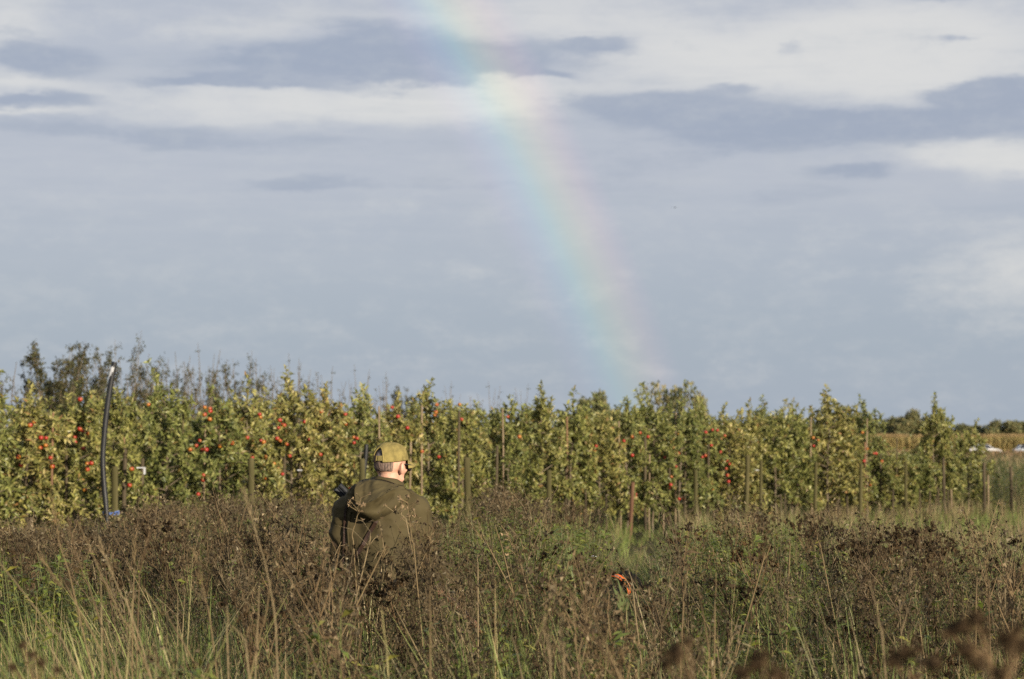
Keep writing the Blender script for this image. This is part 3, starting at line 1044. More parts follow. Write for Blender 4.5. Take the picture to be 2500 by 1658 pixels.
def t_weed(seed, lod=0):
    """dead branching weed with small brown seed heads, one metre tall"""
    r = np.random.default_rng(seed)
    mb = MB()
    k = 5
    z = np.linspace(0, 1, k)
    st = np.stack([np.cumsum(r.normal(0, .016, k)), np.cumsum(r.normal(0, .016, k)), z], 1)
    c = np.array((.21, .15, .082)) * r.uniform(.7, 1.4)
    mb.tube(st, np.linspace(.0042, .0014, k), c, 3)
    at = lambda t: np.array([np.interp(t, z, st[:, q]) for q in range(3)])
    nb = 20 if lod == 0 else 15
    hb, lb, ld = [], [], []
    for i in range(nb):
        t = r.uniform(.42, .96)
        az = i * 2.4 + r.uniform(-.5, .5)
        L = (.30 - .2 * (t - .42)) * r.uniform(.6, 1.1)
        o = np.array([math.cos(az) * r.uniform(.35, .8), math.sin(az) * r.uniform(.35, .8), 1.0])
        p0 = at(t)
        p1 = p0 + o * L * .55
        p2 = p0 + o * L + np.array([0, 0, r.uniform(-.04, .05)]) + r.normal(0, .02, 3)
        if lod == 0:
            mb.tube([p0, p1, p2], [.0019, .0014, .0009], c * r.uniform(.85, 1.2), 3)
        else:
            mb.ribbon([p0, p2], [.0045, .003], nrmv(r.normal(0, 1, 3)), c * r.uniform(.85, 1.2))
        nh = r.integers(5, 10) if lod == 0 else r.integers(4, 7)
        for _ in range(nh):
            s_ = r.uniform(.35, 1.08)
            q = p0 + (p2 - p0) * s_ + r.normal(0, .022, 3)
            if lod == 0 and r.uniform() < .5:
                mb.ribbon([p0 + (p2 - p0) * s_ * .85, q], [.0016, .0012], nrmv(r.normal(0, 1, 3)), c)
            hb.append(q)
        for _ in range(4 if lod == 0 else 2):
            lb.append(p0 + (p1 - p0) * r.uniform(0, 1.5))
            ld.append(np.array([o[0], o[1], r.uniform(-1.2, .3)]) + r.normal(0, .3, 3))
    for i in range(24 if lod == 0 else 12):
        t = r.uniform(.12, .8)
        az = r.uniform(0, 6.28)
        lb.append(at(t))
        ld.append(np.array([math.cos(az), math.sin(az), r.uniform(-1.3, .4)]))
    hb = np.array(hb)
    per = 3 if lod == 0 else 2
    s_ = .0058 if lod == 0 else .0085
    n = len(hb) * per
    ctr = np.repeat(hb, per, 0) + r.normal(0, .003, (n, 3))
    V = (ctr[:, None] + r.normal(0, 1, (n, 3, 3)) * s_)
    hc = np.array([(.10, .070, .036), (.165, .122, .069), (.06, .041, .024), (.30, .235, .142)])[r.choice(4, n, p=[.36, .28, .22, .14])] * r.uniform(.8, 1.2, (n, 1))
    mb.add(V.reshape(-1, 3), np.arange(n * 3).reshape(-1, 3), np.repeat(hc, 3, 0))
    n = len(lb)
    lc = np.array([(.12, .084, .044), (.17, .124, .066), (.075, .052, .03), (.27, .21, .12), (.115, .13, .045)])[r.choice(5, n, p=[.27, .2, .22, .13, .18])]
    mb_l = np.array(lb), nrmv(np.array(ld))
    L, W = r.uniform(.025, .06, n), r.uniform(.0022, .0055, n)
    side = nrmv(np.cross(mb_l[1], r.normal(0, 1, (n, 3))))
    tip = mb_l[0] + mb_l[1] * L[:, None] + r.normal(0, .008, (n, 3))
    mid = mb_l[0] + mb_l[1] * (L * .5)[:, None] + r.normal(0, .006, (n, 3))
    V = np.stack([mb_l[0], mid - side * W[:, None], mid + side * W[:, None], tip], 1).reshape(-1, 3)
    F = (np.array([(0, 1, 2), (1, 3, 2)])[None] + (np.arange(n) * 4)[:, None, None]).reshape(-1, 3)
    mb.add(V, F, np.repeat(lc, 4, 0))
    return mb.arrays()


def t_tansy(seed):
    """dead stalk with a flat cluster of dark button heads and hanging withered leaves"""
    r = np.random.default_rng(seed)
    mb = MB()
    k = 5
    z = np.linspace(0, .93, k)
    st = np.stack([np.cumsum(r.normal(0, .02, k)), np.cumsum(r.normal(0, .02, k)), z], 1)
    c = np.array((.15, .095, .05)) * r.uniform(.8, 1.25)
    mb.tube(st, np.linspace(.0055, .0028, k), c, 3)
    for i in range(9):
        az = i * 2.4 + r.uniform(-.4, .4)
        t = r.uniform(.74, .95)
        p0 = np.array([np.interp(t, z / .93, st[:, q]) for q in range(3)])
        rr = r.uniform(.03, .15)
        p2 = np.array([st[-1, 0] + math.cos(az) * rr, st[-1, 1] + math.sin(az) * rr, .97 + r.uniform(-.06, .05) - rr * .3])
        mb.tube([p0, p2], [.002, .0014], c, 3)
        for _ in range(r.integers(2, 5)):
            q = p2 + r.normal(0, .020, 3) * np.array([1, 1, .5])
            hc = np.array((.058, .036, .016)) * r.uniform(.6, 1.8)
            n = 6
            V = q + r.normal(0, 1, (n, 3, 3)) * .0082
            mb.add(V.reshape(-1, 3), np.arange(n * 3).reshape(-1, 3), hc)
    for i in range(34):
        t = r.uniform(.2, .92)
        p0 = np.array([np.interp(t, z / .93, st[:, q]) for q in range(3)])
        az = r.uniform(0, 6.28)
        d = np.array([math.cos(az), math.sin(az), r.uniform(-1.6, .5)])
        d /= np.linalg.norm(d)
        L = r.uniform(.04, .10)
        sd = nrmv(np.cross(d, r.normal(0, 1, 3)))
        lc = np.array([(.115, .072, .04), (.075, .048, .028), (.16, .11, .06)])[r.integers(3)] * r.uniform(.8, 1.2)
        pts = [p0, p0 + d * L * .5 + r.normal(0, .008, 3), p0 + d * L + np.array([0, 0, -L * .4]) + r.normal(0, .01, 3)]
        mb.ribbon(pts, [.003, r.uniform(.005, .012), .003], sd, lc)
    return mb.arrays()


def t_grass(seed, n=18, L0=.6, L1=1.05, w=.008, bend=.5, straw=.25, pal=None):
    r = np.random.default_rng(seed)
    mb = MB()
    for i in range(n):
        az = r.uniform(0, 6.28)
        o = np.array([math.cos(az), math.sin(az), 0])
        L = r.uniform(L0, L1)
        b = r.uniform(.12, 1) * bend
        t = np.linspace(0, 1, 5)
        pts = o[None] * (.03 + L * b * t ** 1.8)[:, None] + np.array([0, 0, 1.])[None] * (L * (t - .42 * b * t ** 2.4))[:, None]
        pts += r.normal(0, .006, (5, 3))
        sd = np.array([-o[1], o[0], r.normal(0, .25)])
        g = np.array([(.062, .098, .03), (.085, .115, .035), (.048, .08, .026), (.12, .13, .045)])[r.integers(4)] if pal is None else np.array(pal[r.integers(len(pal))])
        if r.uniform() < straw:
            g = np.array((.26, .20, .105))
        g = g * r.uniform(.8, 1.2)
        ww = w * r.uniform(.7, 1.3)
        mb.ribbon(pts, [ww * .7, ww, ww * .9, ww * .6, ww * .08], sd, g)
    return mb.arrays()


def t_leafy(seed):
    """leafy green herb"""
    r = np.random.default_rng(seed)
    mb = MB()
    for s_ in range(3):
        az = r.uniform(0, 6.28)
        H = r.uniform(.75, 1.0)
        t = np.linspace(0, 1, 4)
        st = np.stack([math.cos(az) * .12 * t + r.normal(0, .01, 4), math.sin(az) * .12 * t + r.normal(0, .01, 4), H * t], 1)
        mb.tube(st, [.004, .003, .0022, .0012], (.08, .095, .03), 3)
        n = 36
        tt = r.uniform(.25, 1, n)
        B = np.stack([np.interp(tt, t, st[:, q]) for q in range(3)], 1)
        a2 = r.uniform(0, 6.28, n)
        D = np.stack([np.cos(a2), np.sin(a2), r.uniform(-.2, .8, n)], 1)
        L = r.uniform(.028, .060, n)[:, None]
        W = L * r.uniform(.24, .42, (n, 1))
        sd = nrmv(np.cross(D, np.array([0, 0, 1.]) + r.normal(0, .3, (n, 3))))
        mid = B + D * L * .5
        V = np.stack([B, mid - sd * W / 2, mid + sd * W / 2, B + D * L - np.array([0, 0, 1.]) * L * .25], 1).reshape(-1, 3)
        F = (np.array([(0, 1, 2), (1, 3, 2)])[None] + (np.arange(n) * 4)[:, None, None]).reshape(-1, 3)
        lc = np.array([(.10, .135, .028), (.145, .165, .038), (.065, .095, .025), (.20, .195, .05)])[r.choice(4, n, p=[.4, .25, .25, .1])] * r.uniform(.8, 1.2, (n, 1))
        mb.add(V, F, np.repeat(lc, 4, 0))
    return mb.arrays()


# highest row the weeds reach at every column of the view
TOPX = [-400, 0, 200, 310, 350, 600, 790, 812, 1058, 1080, 1150, 1195, 1280, 1320, 1400, 1464, 1478, 1578, 1640, 1660, 1750, 1900, 2000, 2100, 2250, 2350, 2500, 2900]
TOPY = [1330, 1322, 1318, 1316, 1268, 1244, 1244, 1338, 1345, 1325, 1300, 1218, 1225, 1262, 1258, 1285, 1490, 1485, 1400, 1292, 1258, 1262, 1276, 1316, 1305, 1335, 1348, 1350]


def cap_height(x, y):
    px = 1250 + x / y * FPX
    ty = np.interp(px, TOPX, TOPY)
    # behind the man and the dog the limit is that of the neighbours
    ty = np.where((px > 800) & (px < 1070) & (y > 12.9), 1300, ty)
    ty = np.where((px > 1480) & (px < 1640) & (y > 18.4), 1375, ty)
    # the trail the dog stands in: trodden low as far as the dog
    ty = np.where((px > 1482) & (px < 1572) & (y > 6.5) & (y < 17.9), 1520, ty)
    lim = CAM_H - (ty - 1080) / FPX * y
    # low growth on the sunny side of the dog, so that the sun reaches its collar
    dx, dy = x - .80, y - 17.4
    along, off = dx * .598 - dy * .802, np.abs(dx * .802 + dy * .598)
    return np.where((along > 0) & (along < 2.4) & (off < .34), np.minimum(lim, .46 + .19 * along), lim)


def points(n, y0, y1, mx=.9, k=.236):
    """even spread over the strip the camera sees, a little wider"""
    y = np.sqrt(rng.uniform(0, 1, n * 2) * (y1 ** 2 - y0 ** 2) + y0 ** 2)
    x = rng.uniform(-1, 1, n * 2) * (k * y1 + mx)
    ok = np.abs(x) < k * y + mx
    return x[ok][:n], y[ok][:n]


def clear_of(x, y):
    """keep stems out of the man's legs and the dog"""
    return (np.hypot((x + .71) / 1.1, y - 12.5) > .3) & (np.hypot(x - .74, (y - 17.2) / 1.9) > .36)


WEEDS = [t_weed(400 + i, 0) for i in range(8)] + [t_weed(420 + i, 1) for i in range(6)]
TANSY = [t_tansy(440 + i) for i in range(8)]
LEAFY = [t_leafy(460 + i) for i in range(6)]
GRASS = [t_grass(480 + i, 20, .6, 1.05, .0065, .6, .35, [(.13, .165, .045), (.17, .19, .062), (.10, .135, .04), (.22, .215, .085)]) for i in range(7)]


def far_limit(px):
    return np.interp(px, [-400, 700, 1250, 1480, 1600, 1700, 2000, 2500, 3000], [27.5, 29, 28, 24, 17, 20, 20, 18, 17])


def build_weeds():
    x, y = points(4100, 4.2, 29)
    px = 1250 + x / y * FPX
    pat = vnoise(x * .55 + 9, y * .40, 5) * .6 + vnoise(x * 1.5, y * 1.1, 6) * .4
    green = vnoise(x * .8 + 30, y * .33 + 4, 9)
    # the reed-grass corner at the lower left and the grassy pocket near the middle hold fewer dead weeds
    lush = 1.05 * np.exp(-((px - 200) / 480) ** 4 - ((y - 8.0) / 3.4) ** 2) + .5 * np.exp(-((px - 900) / 420) ** 2 - ((y - 6.5) / 1.8) ** 2) + .7 * np.exp(-((px - 1230) / 90) ** 2 - ((y - 9.5) / 2.0) ** 2) + .9 * np.exp(-((px - 1560) / 90) ** 2 - ((y - 14) / 5) ** 2)
    clump = vnoise(x * 1.7 + 5, y * 1.0 + 2, 61)
    keep = (y < far_limit(px)) & clear_of(x, y) & (rng.uniform(0, 1, len(x)) < .25 + 1.3 * clump) & (rng.uniform(0, 1, len(x)) > lush * .85) & (rng.uniform(0, 1, len(x)) > np.clip((green - .48) * 3.2, 0, .9))
    x, y, px, pat, lush = x[keep], y[keep], px[keep], pat[keep], lush[keep]
    h = .66 + .60 * pat + rng.normal(0, .12, len(x)) + .16 * (rng.uniform(0, 1, len(x)) < .12)
    h += .05 * np.clip((px - 1300) / 500, 0, 1)
    h = np.where((px > 780) & (px < 1095) & (y > 9) & (y < 12.2), rng.uniform(1.08, 1.22, len(x)), h)
    h = np.where(y < 7.5, h * .88, h)
    lim = cap_height(x, y) + np.abs(rng.normal(0, .045, len(x))) * ((px < 1470) | (px > 1590))
    h = np.minimum(h, lim)
    ok = h > .28
    x, y, px, h, pat = x[ok], y[ok], px[ok], h[ok], pat[ok]
    n = len(x)
    tans = (rng.uniform(0, 1, n) < np.where(px > 1380, .44, .14)) & ((px < 1470) | (px > 1585))
    lod = np.where(y < 15, rng.integers(0, 8, n), rng.integers(8, 14, n))
    f = rng.uniform(.34, .92, n) * (.75 + .4 * vnoise(x * .9, y * .6, 41))
    warm = rng.uniform(-.10, .05, n)
    tint = np.stack([f * (1 + warm), f * 1.0, f * (1 - warm)], 1)
    lx, ly = rng.normal(-.03, .07, n), rng.normal(0, .07, n)
    sxy = rng.uniform(.85, 1.25, n)
    rz = rng.uniform(0, 6.28, n)
    a = ~tans
    scatter('dead_weeds', WEEDS, lod[a], x[a], y[a], rz[a], sxy[a], h[a], lx[a], ly[a], tint[a], M_weed, 'dense brown dead weeds filling the field around the man')
    b = tans
    scatter('withered_tansy', TANSY, rng.integers(0, 8, b.sum()), x[b], y[b], rz[b], sxy[b], h[b] * 1.02, lx[b], ly[b], tint[b], M_weed, 'withered stalks with dark button heads, thickest near the dog')
    # green herbs in between
    x, y = points(4600, 5.9, 27)
    px = 1250 + x / y * FPX
    g = np.maximum(vnoise(x * .8 + 30, y * .33 + 4, 9), .8 * vnoise(x * 1.3 + 3, y * .8, 12))
    near = np.clip((10.5 - y) / 5, 0, 1)
    keep = clear_of(x, y) & (rng.uniform(0, 1, len(x)) < .25 + 1.2 * np.clip(g - .35, 0, 1) + .25 * near)
    x, y, g, near = x[keep], y[keep], g[keep], near[keep]
    n = len(x)
    h = np.minimum(.70 + .50 * g + .06 * near + rng.normal(0, .1, n), cap_height(x, y) - .01)
    ok = h > .15
    x, y, h = x[ok], y[ok], h[ok]
    n = len(x)
    f = rng.uniform(.75, 1.2, n)
    scatter('green_herbs', LEAFY, rng.integers(0, 6, n), x, y, rng.uniform(0, 6.28, n), h * 1.05, h, rng.normal(0, .05, n), rng.normal(0, .05, n), np.stack([f * 1.25, f * 1.2, f], 1), M_grass,
            'leafy green herbs growing between the dead weeds')
    # grass between the weeds
    x, y = points(6400, 5.0, 27)
    px = 1250 + x / y * FPX
    g = vnoise(x * .7 + 13, y * .4, 17)
    pocket = np.exp(-((px - 1230) / 110) ** 2 - ((y - 9.5) / 2.5) ** 2) + .8 * np.exp(-((px - 1590) / 75) ** 2 - ((y - 15) / 6) ** 2) + 1.3 * np.exp(-((px - 200) / 480) ** 4 - ((y - 8.0) / 3.4) ** 2)
    keep = clear_of(x, y) & (rng.uniform(0, 1, len(x)) < .34 + .55 * (g > .48) + pocket)
    x, y = x[keep], y[keep]
    n = len(x)
    h = np.minimum(rng.uniform(.8, 1.25, n), (cap_height(x, y) + .01) / .8)
    ok = h > .15
    x, y, h = x[ok], y[ok], h[ok]
    n = len(x)
    f = rng.uniform(.75, 1.2, n)
    scatter('meadow_grass', GRASS, rng.integers(0, 7, n), x, y, rng.uniform(0, 6.28, n), h, h, rng.normal(-.12, .1, n), rng.normal(0, .1, n), np.stack([f, f, f], 1), M_grass,
            'green grass growing between the dead weeds')


build_weeds()


def build_lush():
    """the thick green grass of the near corner"""
    pal = [(.15, .195, .052), (.20, .22, .07), (.105, .145, .042), (.27, .26, .10)]
    tm = [t_grass(640 + i, 32, .45, .95, .0065, 1.1, .22, pal) for i in range(7)]
    n = 4600
    y = np.sqrt(rng.uniform(5.2 ** 2, 12.5 ** 2, n))
    px = rng.uniform(-250, 1100, n)
    x = (px - 1250) / FPX * y
    g = vnoise(x * 1.1 + 3, y * .7, 51)
    w = np.exp(-((px - 200) / 460) ** 4 - ((y - 8.2) / 3.0) ** 4) + .35 * np.exp(-((px - 900) / 380) ** 2 - ((y - 7) / 2) ** 2)
    k = rng.uniform(0, 1, n) < w * (.35 + .9 * g)
    x, y = x[k], y[k]
    n = len(x)
    f = rng.uniform(.7, 1.25, n)
    h = rng.uniform(.9, 1.25, n)
    scatter('lush_grass', tm, rng.integers(0, 7, n), x, y, rng.uniform(0, 6.28, n), h, h, rng.normal(-.15, .14, n), rng.normal(0, .1, n), np.stack([f, f, f], 1), M_grass, 'lush green grass in the near corner below the bent pipe')


build_lush()


def build_lawn():
    """long grass between the weeds and the trees, denser to the right"""
    short = [t_grass(520 + i, 16, .35, .75, .013, .6, .16, [(.17, .215, .055), (.21, .235, .07), (.13, .175, .045)]) for i in range(6)]
    dry = [t_grass(540 + i, 16, .5, 1.0, .010, .35, .9) for i in range(5)]
    x, y = points(9500, 15, 62, 2.0, .25)
    px = 1250 + x / y * FPX
    ro = (Vector((1, 0, 0)))
    keep = (y > far_limit(px) - 5) & (y < 62)
    x, y, px = x[keep], y[keep], px[keep]
    n = len(x)
    f = rng.uniform(.75, 1.25, n)
    g = vnoise(x * .35, y * .2, 21)
    isdry = rng.uniform(0, 1, n) < np.where(px > 1660, .16 + .5 * (g > .58), .08)
    sz = rng.uniform(.5, .95, n) * np.where(y > 34, .8, 1.0)
    # the mown strip by the reddish post stays low
    sz = np.where((px > 1540) & (px < 1670), sz * .55, sz)
    for nm, tm, sel, lb in (('orchard_grass', short, ~isdry, 'green long grass in front of the orchard'), ('dry_grass', dry, isdry, 'straw coloured long grass in front of the far apple trees')):
        k = sel.sum()
        scatter(nm, tm, rng.integers(0, len(tm), k), x[sel], y[sel], rng.uniform(0, 6.28, k), sz[sel] * 1.1, sz[sel], rng.normal(0, .12, k), rng.normal(0, .1, k), np.stack([f, f, f], 1)[sel], M_grass, lb)
    # the rough beyond the orchard end, at the right
    far = [t_grass(560 + i, 14, .5, 1.1, .04, .45, .55) for i in range(5)]
    n = 5200
    y = rng.uniform(60, 285, n)
    x = y * rng.uniform(.14, .25, n)
    br = np.clip((y - 150) / 90, 0, 1)
    f = rng.uniform(.8, 1.2, n)
    t = np.stack([f * (1 + .14 * br), f * (1 - .10 * br), f * (1 - .05 * br)], 1)
    s_ = np.where(y > 200, rng.uniform(.6, 1.1, n), rng.uniform(.45, .9, n))
    scatter('rough_grass', far, rng.integers(0, 5, n), x, y, rng.uniform(0, 6.28, n), s_ * 1.8, s_, rng.normal(0, .1, n), rng.normal(0, .1, n), t, M_grass, 'rough brownish grass between the orchard end and the parked cars')
    # scrub herbs at the end of the orchard
    n = 420
    y = rng.uniform(50, 95, n)
    x = y * rng.uniform(.195, .245, n)
    s_ = rng.uniform(.5, 1.25, n)
    f = rng.uniform(.8, 1.3, n)
    scatter('scrub', LEAFY, rng.integers(0, 6, n), x, y, rng.uniform(0, 6.28, n), s_ * 2.2, s_, rng.normal(0, .1, n), rng.normal(0, .1, n), np.stack([f * 1.1, f, f], 1), M_grass, 'yellow green scrub beside the last apple tree')


build_lawn()


def build_maize():
    r = np.random.default_rng(77)
    temps = []
    for i in range(5):
        mb = MB()
        mb.tube([(0, 0, 0), (0, 0, 1.3), (.05, 0, 2.6)], [.03, .025, .01], (.42, .29, .12), 3)
        for j in range(12):
            z = .25 + j * .18
            az = r.uniform(0, 6.28)
            o = np.array([math.cos(az), math.sin(az), 0])
            L = r.uniform(.4, .75)
            pts = [np.array([0, 0, z]), np.array([0, 0, z + .2]) + o * L * .4, np.array([0, 0, z + .1]) + o * L * .8, np.array([0, 0, z - .2]) + o * L]
            c = np.array([(.32, .255, .10), (.38, .31, .13), (.26, .205, .08), (.28, .25, .085)])[r.integers(4)]
            mb.ribbon(pts, [.07, .09, .07, .01], (-o[1], o[0], 0), c)
        for j in range(5):
            o = r.normal(0, .12, 3)
            mb.ribbon([(.05, 0, 2.5), (.05 + o[0], o[1], 2.85)], [.04, .02], nrmv(r.normal(0, 1, 3)), (.27, .195, .095))
        temps.append(mb.arrays())
    n = 3600
    y = 318 + np.floor(rng.uniform(0, 18, n)) * .8 + rng.normal(0, .05, n)
    x = rng.uniform(38, 92, n)
    f = rng.uniform(.8, 1.15, n)
    scatter('maize', temps, rng.integers(0, 5, n), x, y, rng.uniform(0, 6.28, n), rng.uniform(.9, 1.2, n), rng.uniform(.92, 1.06, n), rng.normal(0, .02, n), rng.normal(0, .02, n), np.stack([f, f, f], 1), M_weed,
            'ripe tan maize field beyond the orchard behind the parked cars')


build_maize()


# ------------------------------------------------------------------ tall single stalks
def stalk(pts_px, Y, r0, head, col, rr):
    pts = [P(x, y, Y) for x, y in pts_px]
    d = pts[-1] - pts[-2]
    last = pts[-1]
    base = Vector((last.x + d.x / max(-d.z, .05) * last.z * .75, Y + rr.uniform(-.1, .1), 0))
    pts.append(base)
    pts = pts[::-1]
    pp = []
    for i in range(len(pts) - 1):
        p0, p1, p2, p3 = pts[max(i - 1, 0)], pts[i], pts[i + 1], pts[min(i + 2, len(pts) - 1)]
        for t in (0, .33, .66):
            pp.append(.5 * ((2 * p1) + (p2 - p0) * t + (2 * p0 - 5 * p1 + 4 * p2 - p3) * t * t + (3 * p1 - 3 * p2 + p3 - p0) * t ** 3))
    pp.append(pts[-1])
    pp = np.array([q - base for q in pp])
    pp[1:-1] += np.random.default_rng(int(rr.uniform(0, 1e6))).normal(0, .0012, pp[1:-1].shape)
    mb = MB()
    c = np.array(col)
    mb.tube(pp, np.linspace(r0 * 1.25, r0 * .45, len(pp)), c, 5)
    for t in (.3, .5, .68):                                   # dry sheaths and nodes
        i = int(t * (len(pp) - 1))
        a = rr.uniform(0, 6.28)
        o = np.array([math.cos(a), .3 * math.sin(a), .9])
        L = rr.uniform(.06, .16)
        if rr.random() < .45:
            mb.ribbon([pp[i], pp[i] + o * L * .6, pp[i] + o * L * np.array([1.2, 1, .75])], [.005, .006, .001], (0, 1, .2), c * .95)
    H = MB()
    tip = pp[-1]
    dr = (pp[-1] - pp[-2]) / np.linalg.norm(pp[-1] - pp[-2])
    if head == 'plume':
        for k in range(46):
            s_ = rr.uniform(0, .13)
            a = rr.uniform(0, 6.28)
            o = np.array([math.cos(a) * .35, math.sin(a) * .35, 0]) + dr
            p = tip - dr * s_ + dr * .05
            H.ribbon([p, p + o * rr.uniform(.012, .035)], [.0028, .0012], nrmv(rng.normal(0, 1, 3)), c * rr.uniform(.7, 1.15))
    elif head == 'tuft':
        for k in range(12):
            a = rr.uniform(0, 6.28)
            s_ = rr.uniform(0, .12)
            p = tip - dr * s_
            q = p + np.array([math.cos(a) * .04, math.sin(a) * .03, rr.uniform(-.005, .045)])
            H.tube([p, q], [.0014, .001], c, 3)
            for _ in range(4):
                V = q + rng.normal(0, 1, (1, 3, 3)) * .006
                H.add(V.reshape(-1, 3), [(0, 1, 2)], np.array((.24, .17, .10)) * rr.uniform(.6, 1.5))
    return base, mb, (H if H.n else None)


c6 = lambda x, y: (x * .338, 1200 + y * .338)
c7 = lambda x, y: (800 + x * .338, 1200 + y * .338)
c8 = lambda x, y: (1600 + x * .3805, 1200 + y * .3805)
c5 = lambda x, y: (780 + x * .2232, 1050 + y * .2232)
STRAW, PALE, BRN = (.185, .135, .07), (.235, .18, .10), (.125, .086, .047)
ST = [([c6(395, 170), c6(440, 420), c6(575, 900)], 7.6, 'plume', STRAW), ([c6(515, 310), c6(600, 600), c6(720, 930)], 7.9, 'plume', BRN), ([c6(560, 215), c6(840, 830), c6(1080, 1340)], 6.7, '', STRAW),
      ([c6(350, 555), c6(460, 700), c6(570, 850)], 7.2, 'plume', STRAW), ([c6(0, 520), c6(390, 1020), c6(560, 1290)], 6.6, '', PALE), ([c6(1050, 410), c6(1010, 600), c6(1000, 900)], 7.8, 'plume', BRN),
      ([c6(1800, 130), c6(1960, 720), c6(2010, 1350)], 6.4, 'plume', PALE), ([c6(1960, 630), c6(1910, 950), c6(1830, 1250)], 6.7, '', STRAW), ([c6(1990, 700), c6(2150, 1000), c6(2310, 1350)], 6.5, '', BRN),
      ([c6(760, 470), c6(880, 760), c6(1000, 1060)], 7.0, 'plume', PALE), ([c6(1430, 540), c6(1490, 800), c6(1550, 1200)], 7.0, 'plume', STRAW), ([c6(1640, 820), c6(1642, 1000), c6(1645, 1350)], 6.5, '', PALE),
      ([c6(1680, 970), c6(1770, 1090), c6(1800, 1350)], 6.3, '', PALE), ([c6(1020, 680), c6(1180, 900), c6(1340, 1120)], 7.0, '', STRAW), ([c6(970, 430), c6(965, 700), c6(960, 900)], 8.0, 'plume', STRAW),
      ([c6(1870, 700), c6(1865, 900), c6(1850, 1200)], 6.8, '', PALE), ([c6(720, 600), c6(730, 800), c6(735, 1000)], 7.3, '', PALE),
      ([c7(590, 330), c7(620, 480), c7(640, 640)], 10.5, '', STRAW), ([c7(1050, 260), c7(1120, 350), c7(1190, 450)], 11, 'plume', STRAW), ([c7(1210, 240), c7(1240, 350), c7(1270, 440)], 12, '', STRAW),
      ([c7(1300, 290), c7(1350, 420), c7(1400, 560)], 11, 'tuft', STRAW), ([c7(390, 860), c7(415, 1100), c7(440, 1350)], 6.3, '', (.33, .29, .13)), ([c7(740, 680), c7(742, 1000), c7(740, 1300)], 6.5, '', STRAW),
      ([c7(1640, 860), c7(1880, 1040), c7(2060, 1240)], 5.6, '', BRN), ([c7(1700, 650), c7(1880, 900), c7(2060, 1220)], 5.4, '', STRAW), ([c7(2128, 600), c7(2196, 720), c7(2225, 900)], 9.0, '', PALE),
      ([c7(1580, 1050), c7(1600, 1200), c7(1610, 1350)], 6.0, 'plume', PALE), ([c7(1690, 1040), c7(1700, 1200), c7(1700, 1350)], 6.1, 'plume', PALE), ([c7(1080, 470), c7(1084, 580), c7(1085, 690)], 9.5, '', PALE),
      ([c7(30, 1100), c7(70, 1220), c7(110, 1350)], 6.1, '', BRN), ([c8(740, 340), c8(700, 450), c8(660, 560)], 9.5, '', STRAW), ([c8(210, 480), c8(180, 700), c8(170, 930)], 7.6, '', STRAW),
      ([c8(1370, 560), c8(1440, 870), c8(1480, 1200)], 5.9, '', PALE), ([c8(390, 520), c8(385, 700), c8(380, 890)], 7.6, '', STRAW), ([c8(240, 560), c8(290, 700), c8(320, 870)], 7.4, '', BRN),
      ([c8(1040, 300), c8(1060, 370), c8(1080, 450)], 11, '', STRAW), ([c8(2050, 480), c8(2058, 600), c8(2060, 730)], 8.6, '', STRAW), ([c8(2130, 530), c8(2138, 640), c8(2140, 740)], 8.6, '', BRN), ([c8(860, 300), c8(862, 380), c8(858, 470)], 11, '', STRAW),
      ([c5(455, 735), c5(405, 990), c5(362, 1150), c5(392, 1540)], 10.2, 'tuft', STRAW), ([c5(960, 760), c5(1015, 1200), c5(1055, 1540)], 10.0, 'tuft', STRAW), ([c5(790, 880), c5(870, 915), c5(930, 970), c5(1000, 1250)], 10.8, 'tuft', PALE),
      ([c5(1225, 1120), c5(1190, 1300), c5(1120, 1450)], 10.6, '', STRAW), ([c5(620, 1170), c5(540, 1270), c5(500, 1400)], 9.8, '', PALE), ([c5(760, 1320), c5(680, 1410), c5(590, 1540)], 9.3, '', STRAW)]
rs = random.Random(5)
tips = [s_[0][0][0] for s_ in ST]
for (pp_, Y, head, col), (o, s, lm) in zip(ST, ordinal_texts(tips)):
    base, mb, H = stalk(pp_, Y, .0024 if Y < 9 else .0030, head, col, rs)
    ob = link('grass_stalk', mb.mesh('grass_stalk', M_weed, True), None, base)
    if H:
        link('seed_head', H.mesh('seed_head', M_weed), ob)
    what = {'plume': 'dry stalk with feathery head', 'tuft': 'thin stalk with branching seed tuft', '': 'bare dry stalk'}[head]
    tag(ob, f'{what}, {o} to the {s} of {lm}', 'stalk', 'tall dry stalks standing above the weeds')


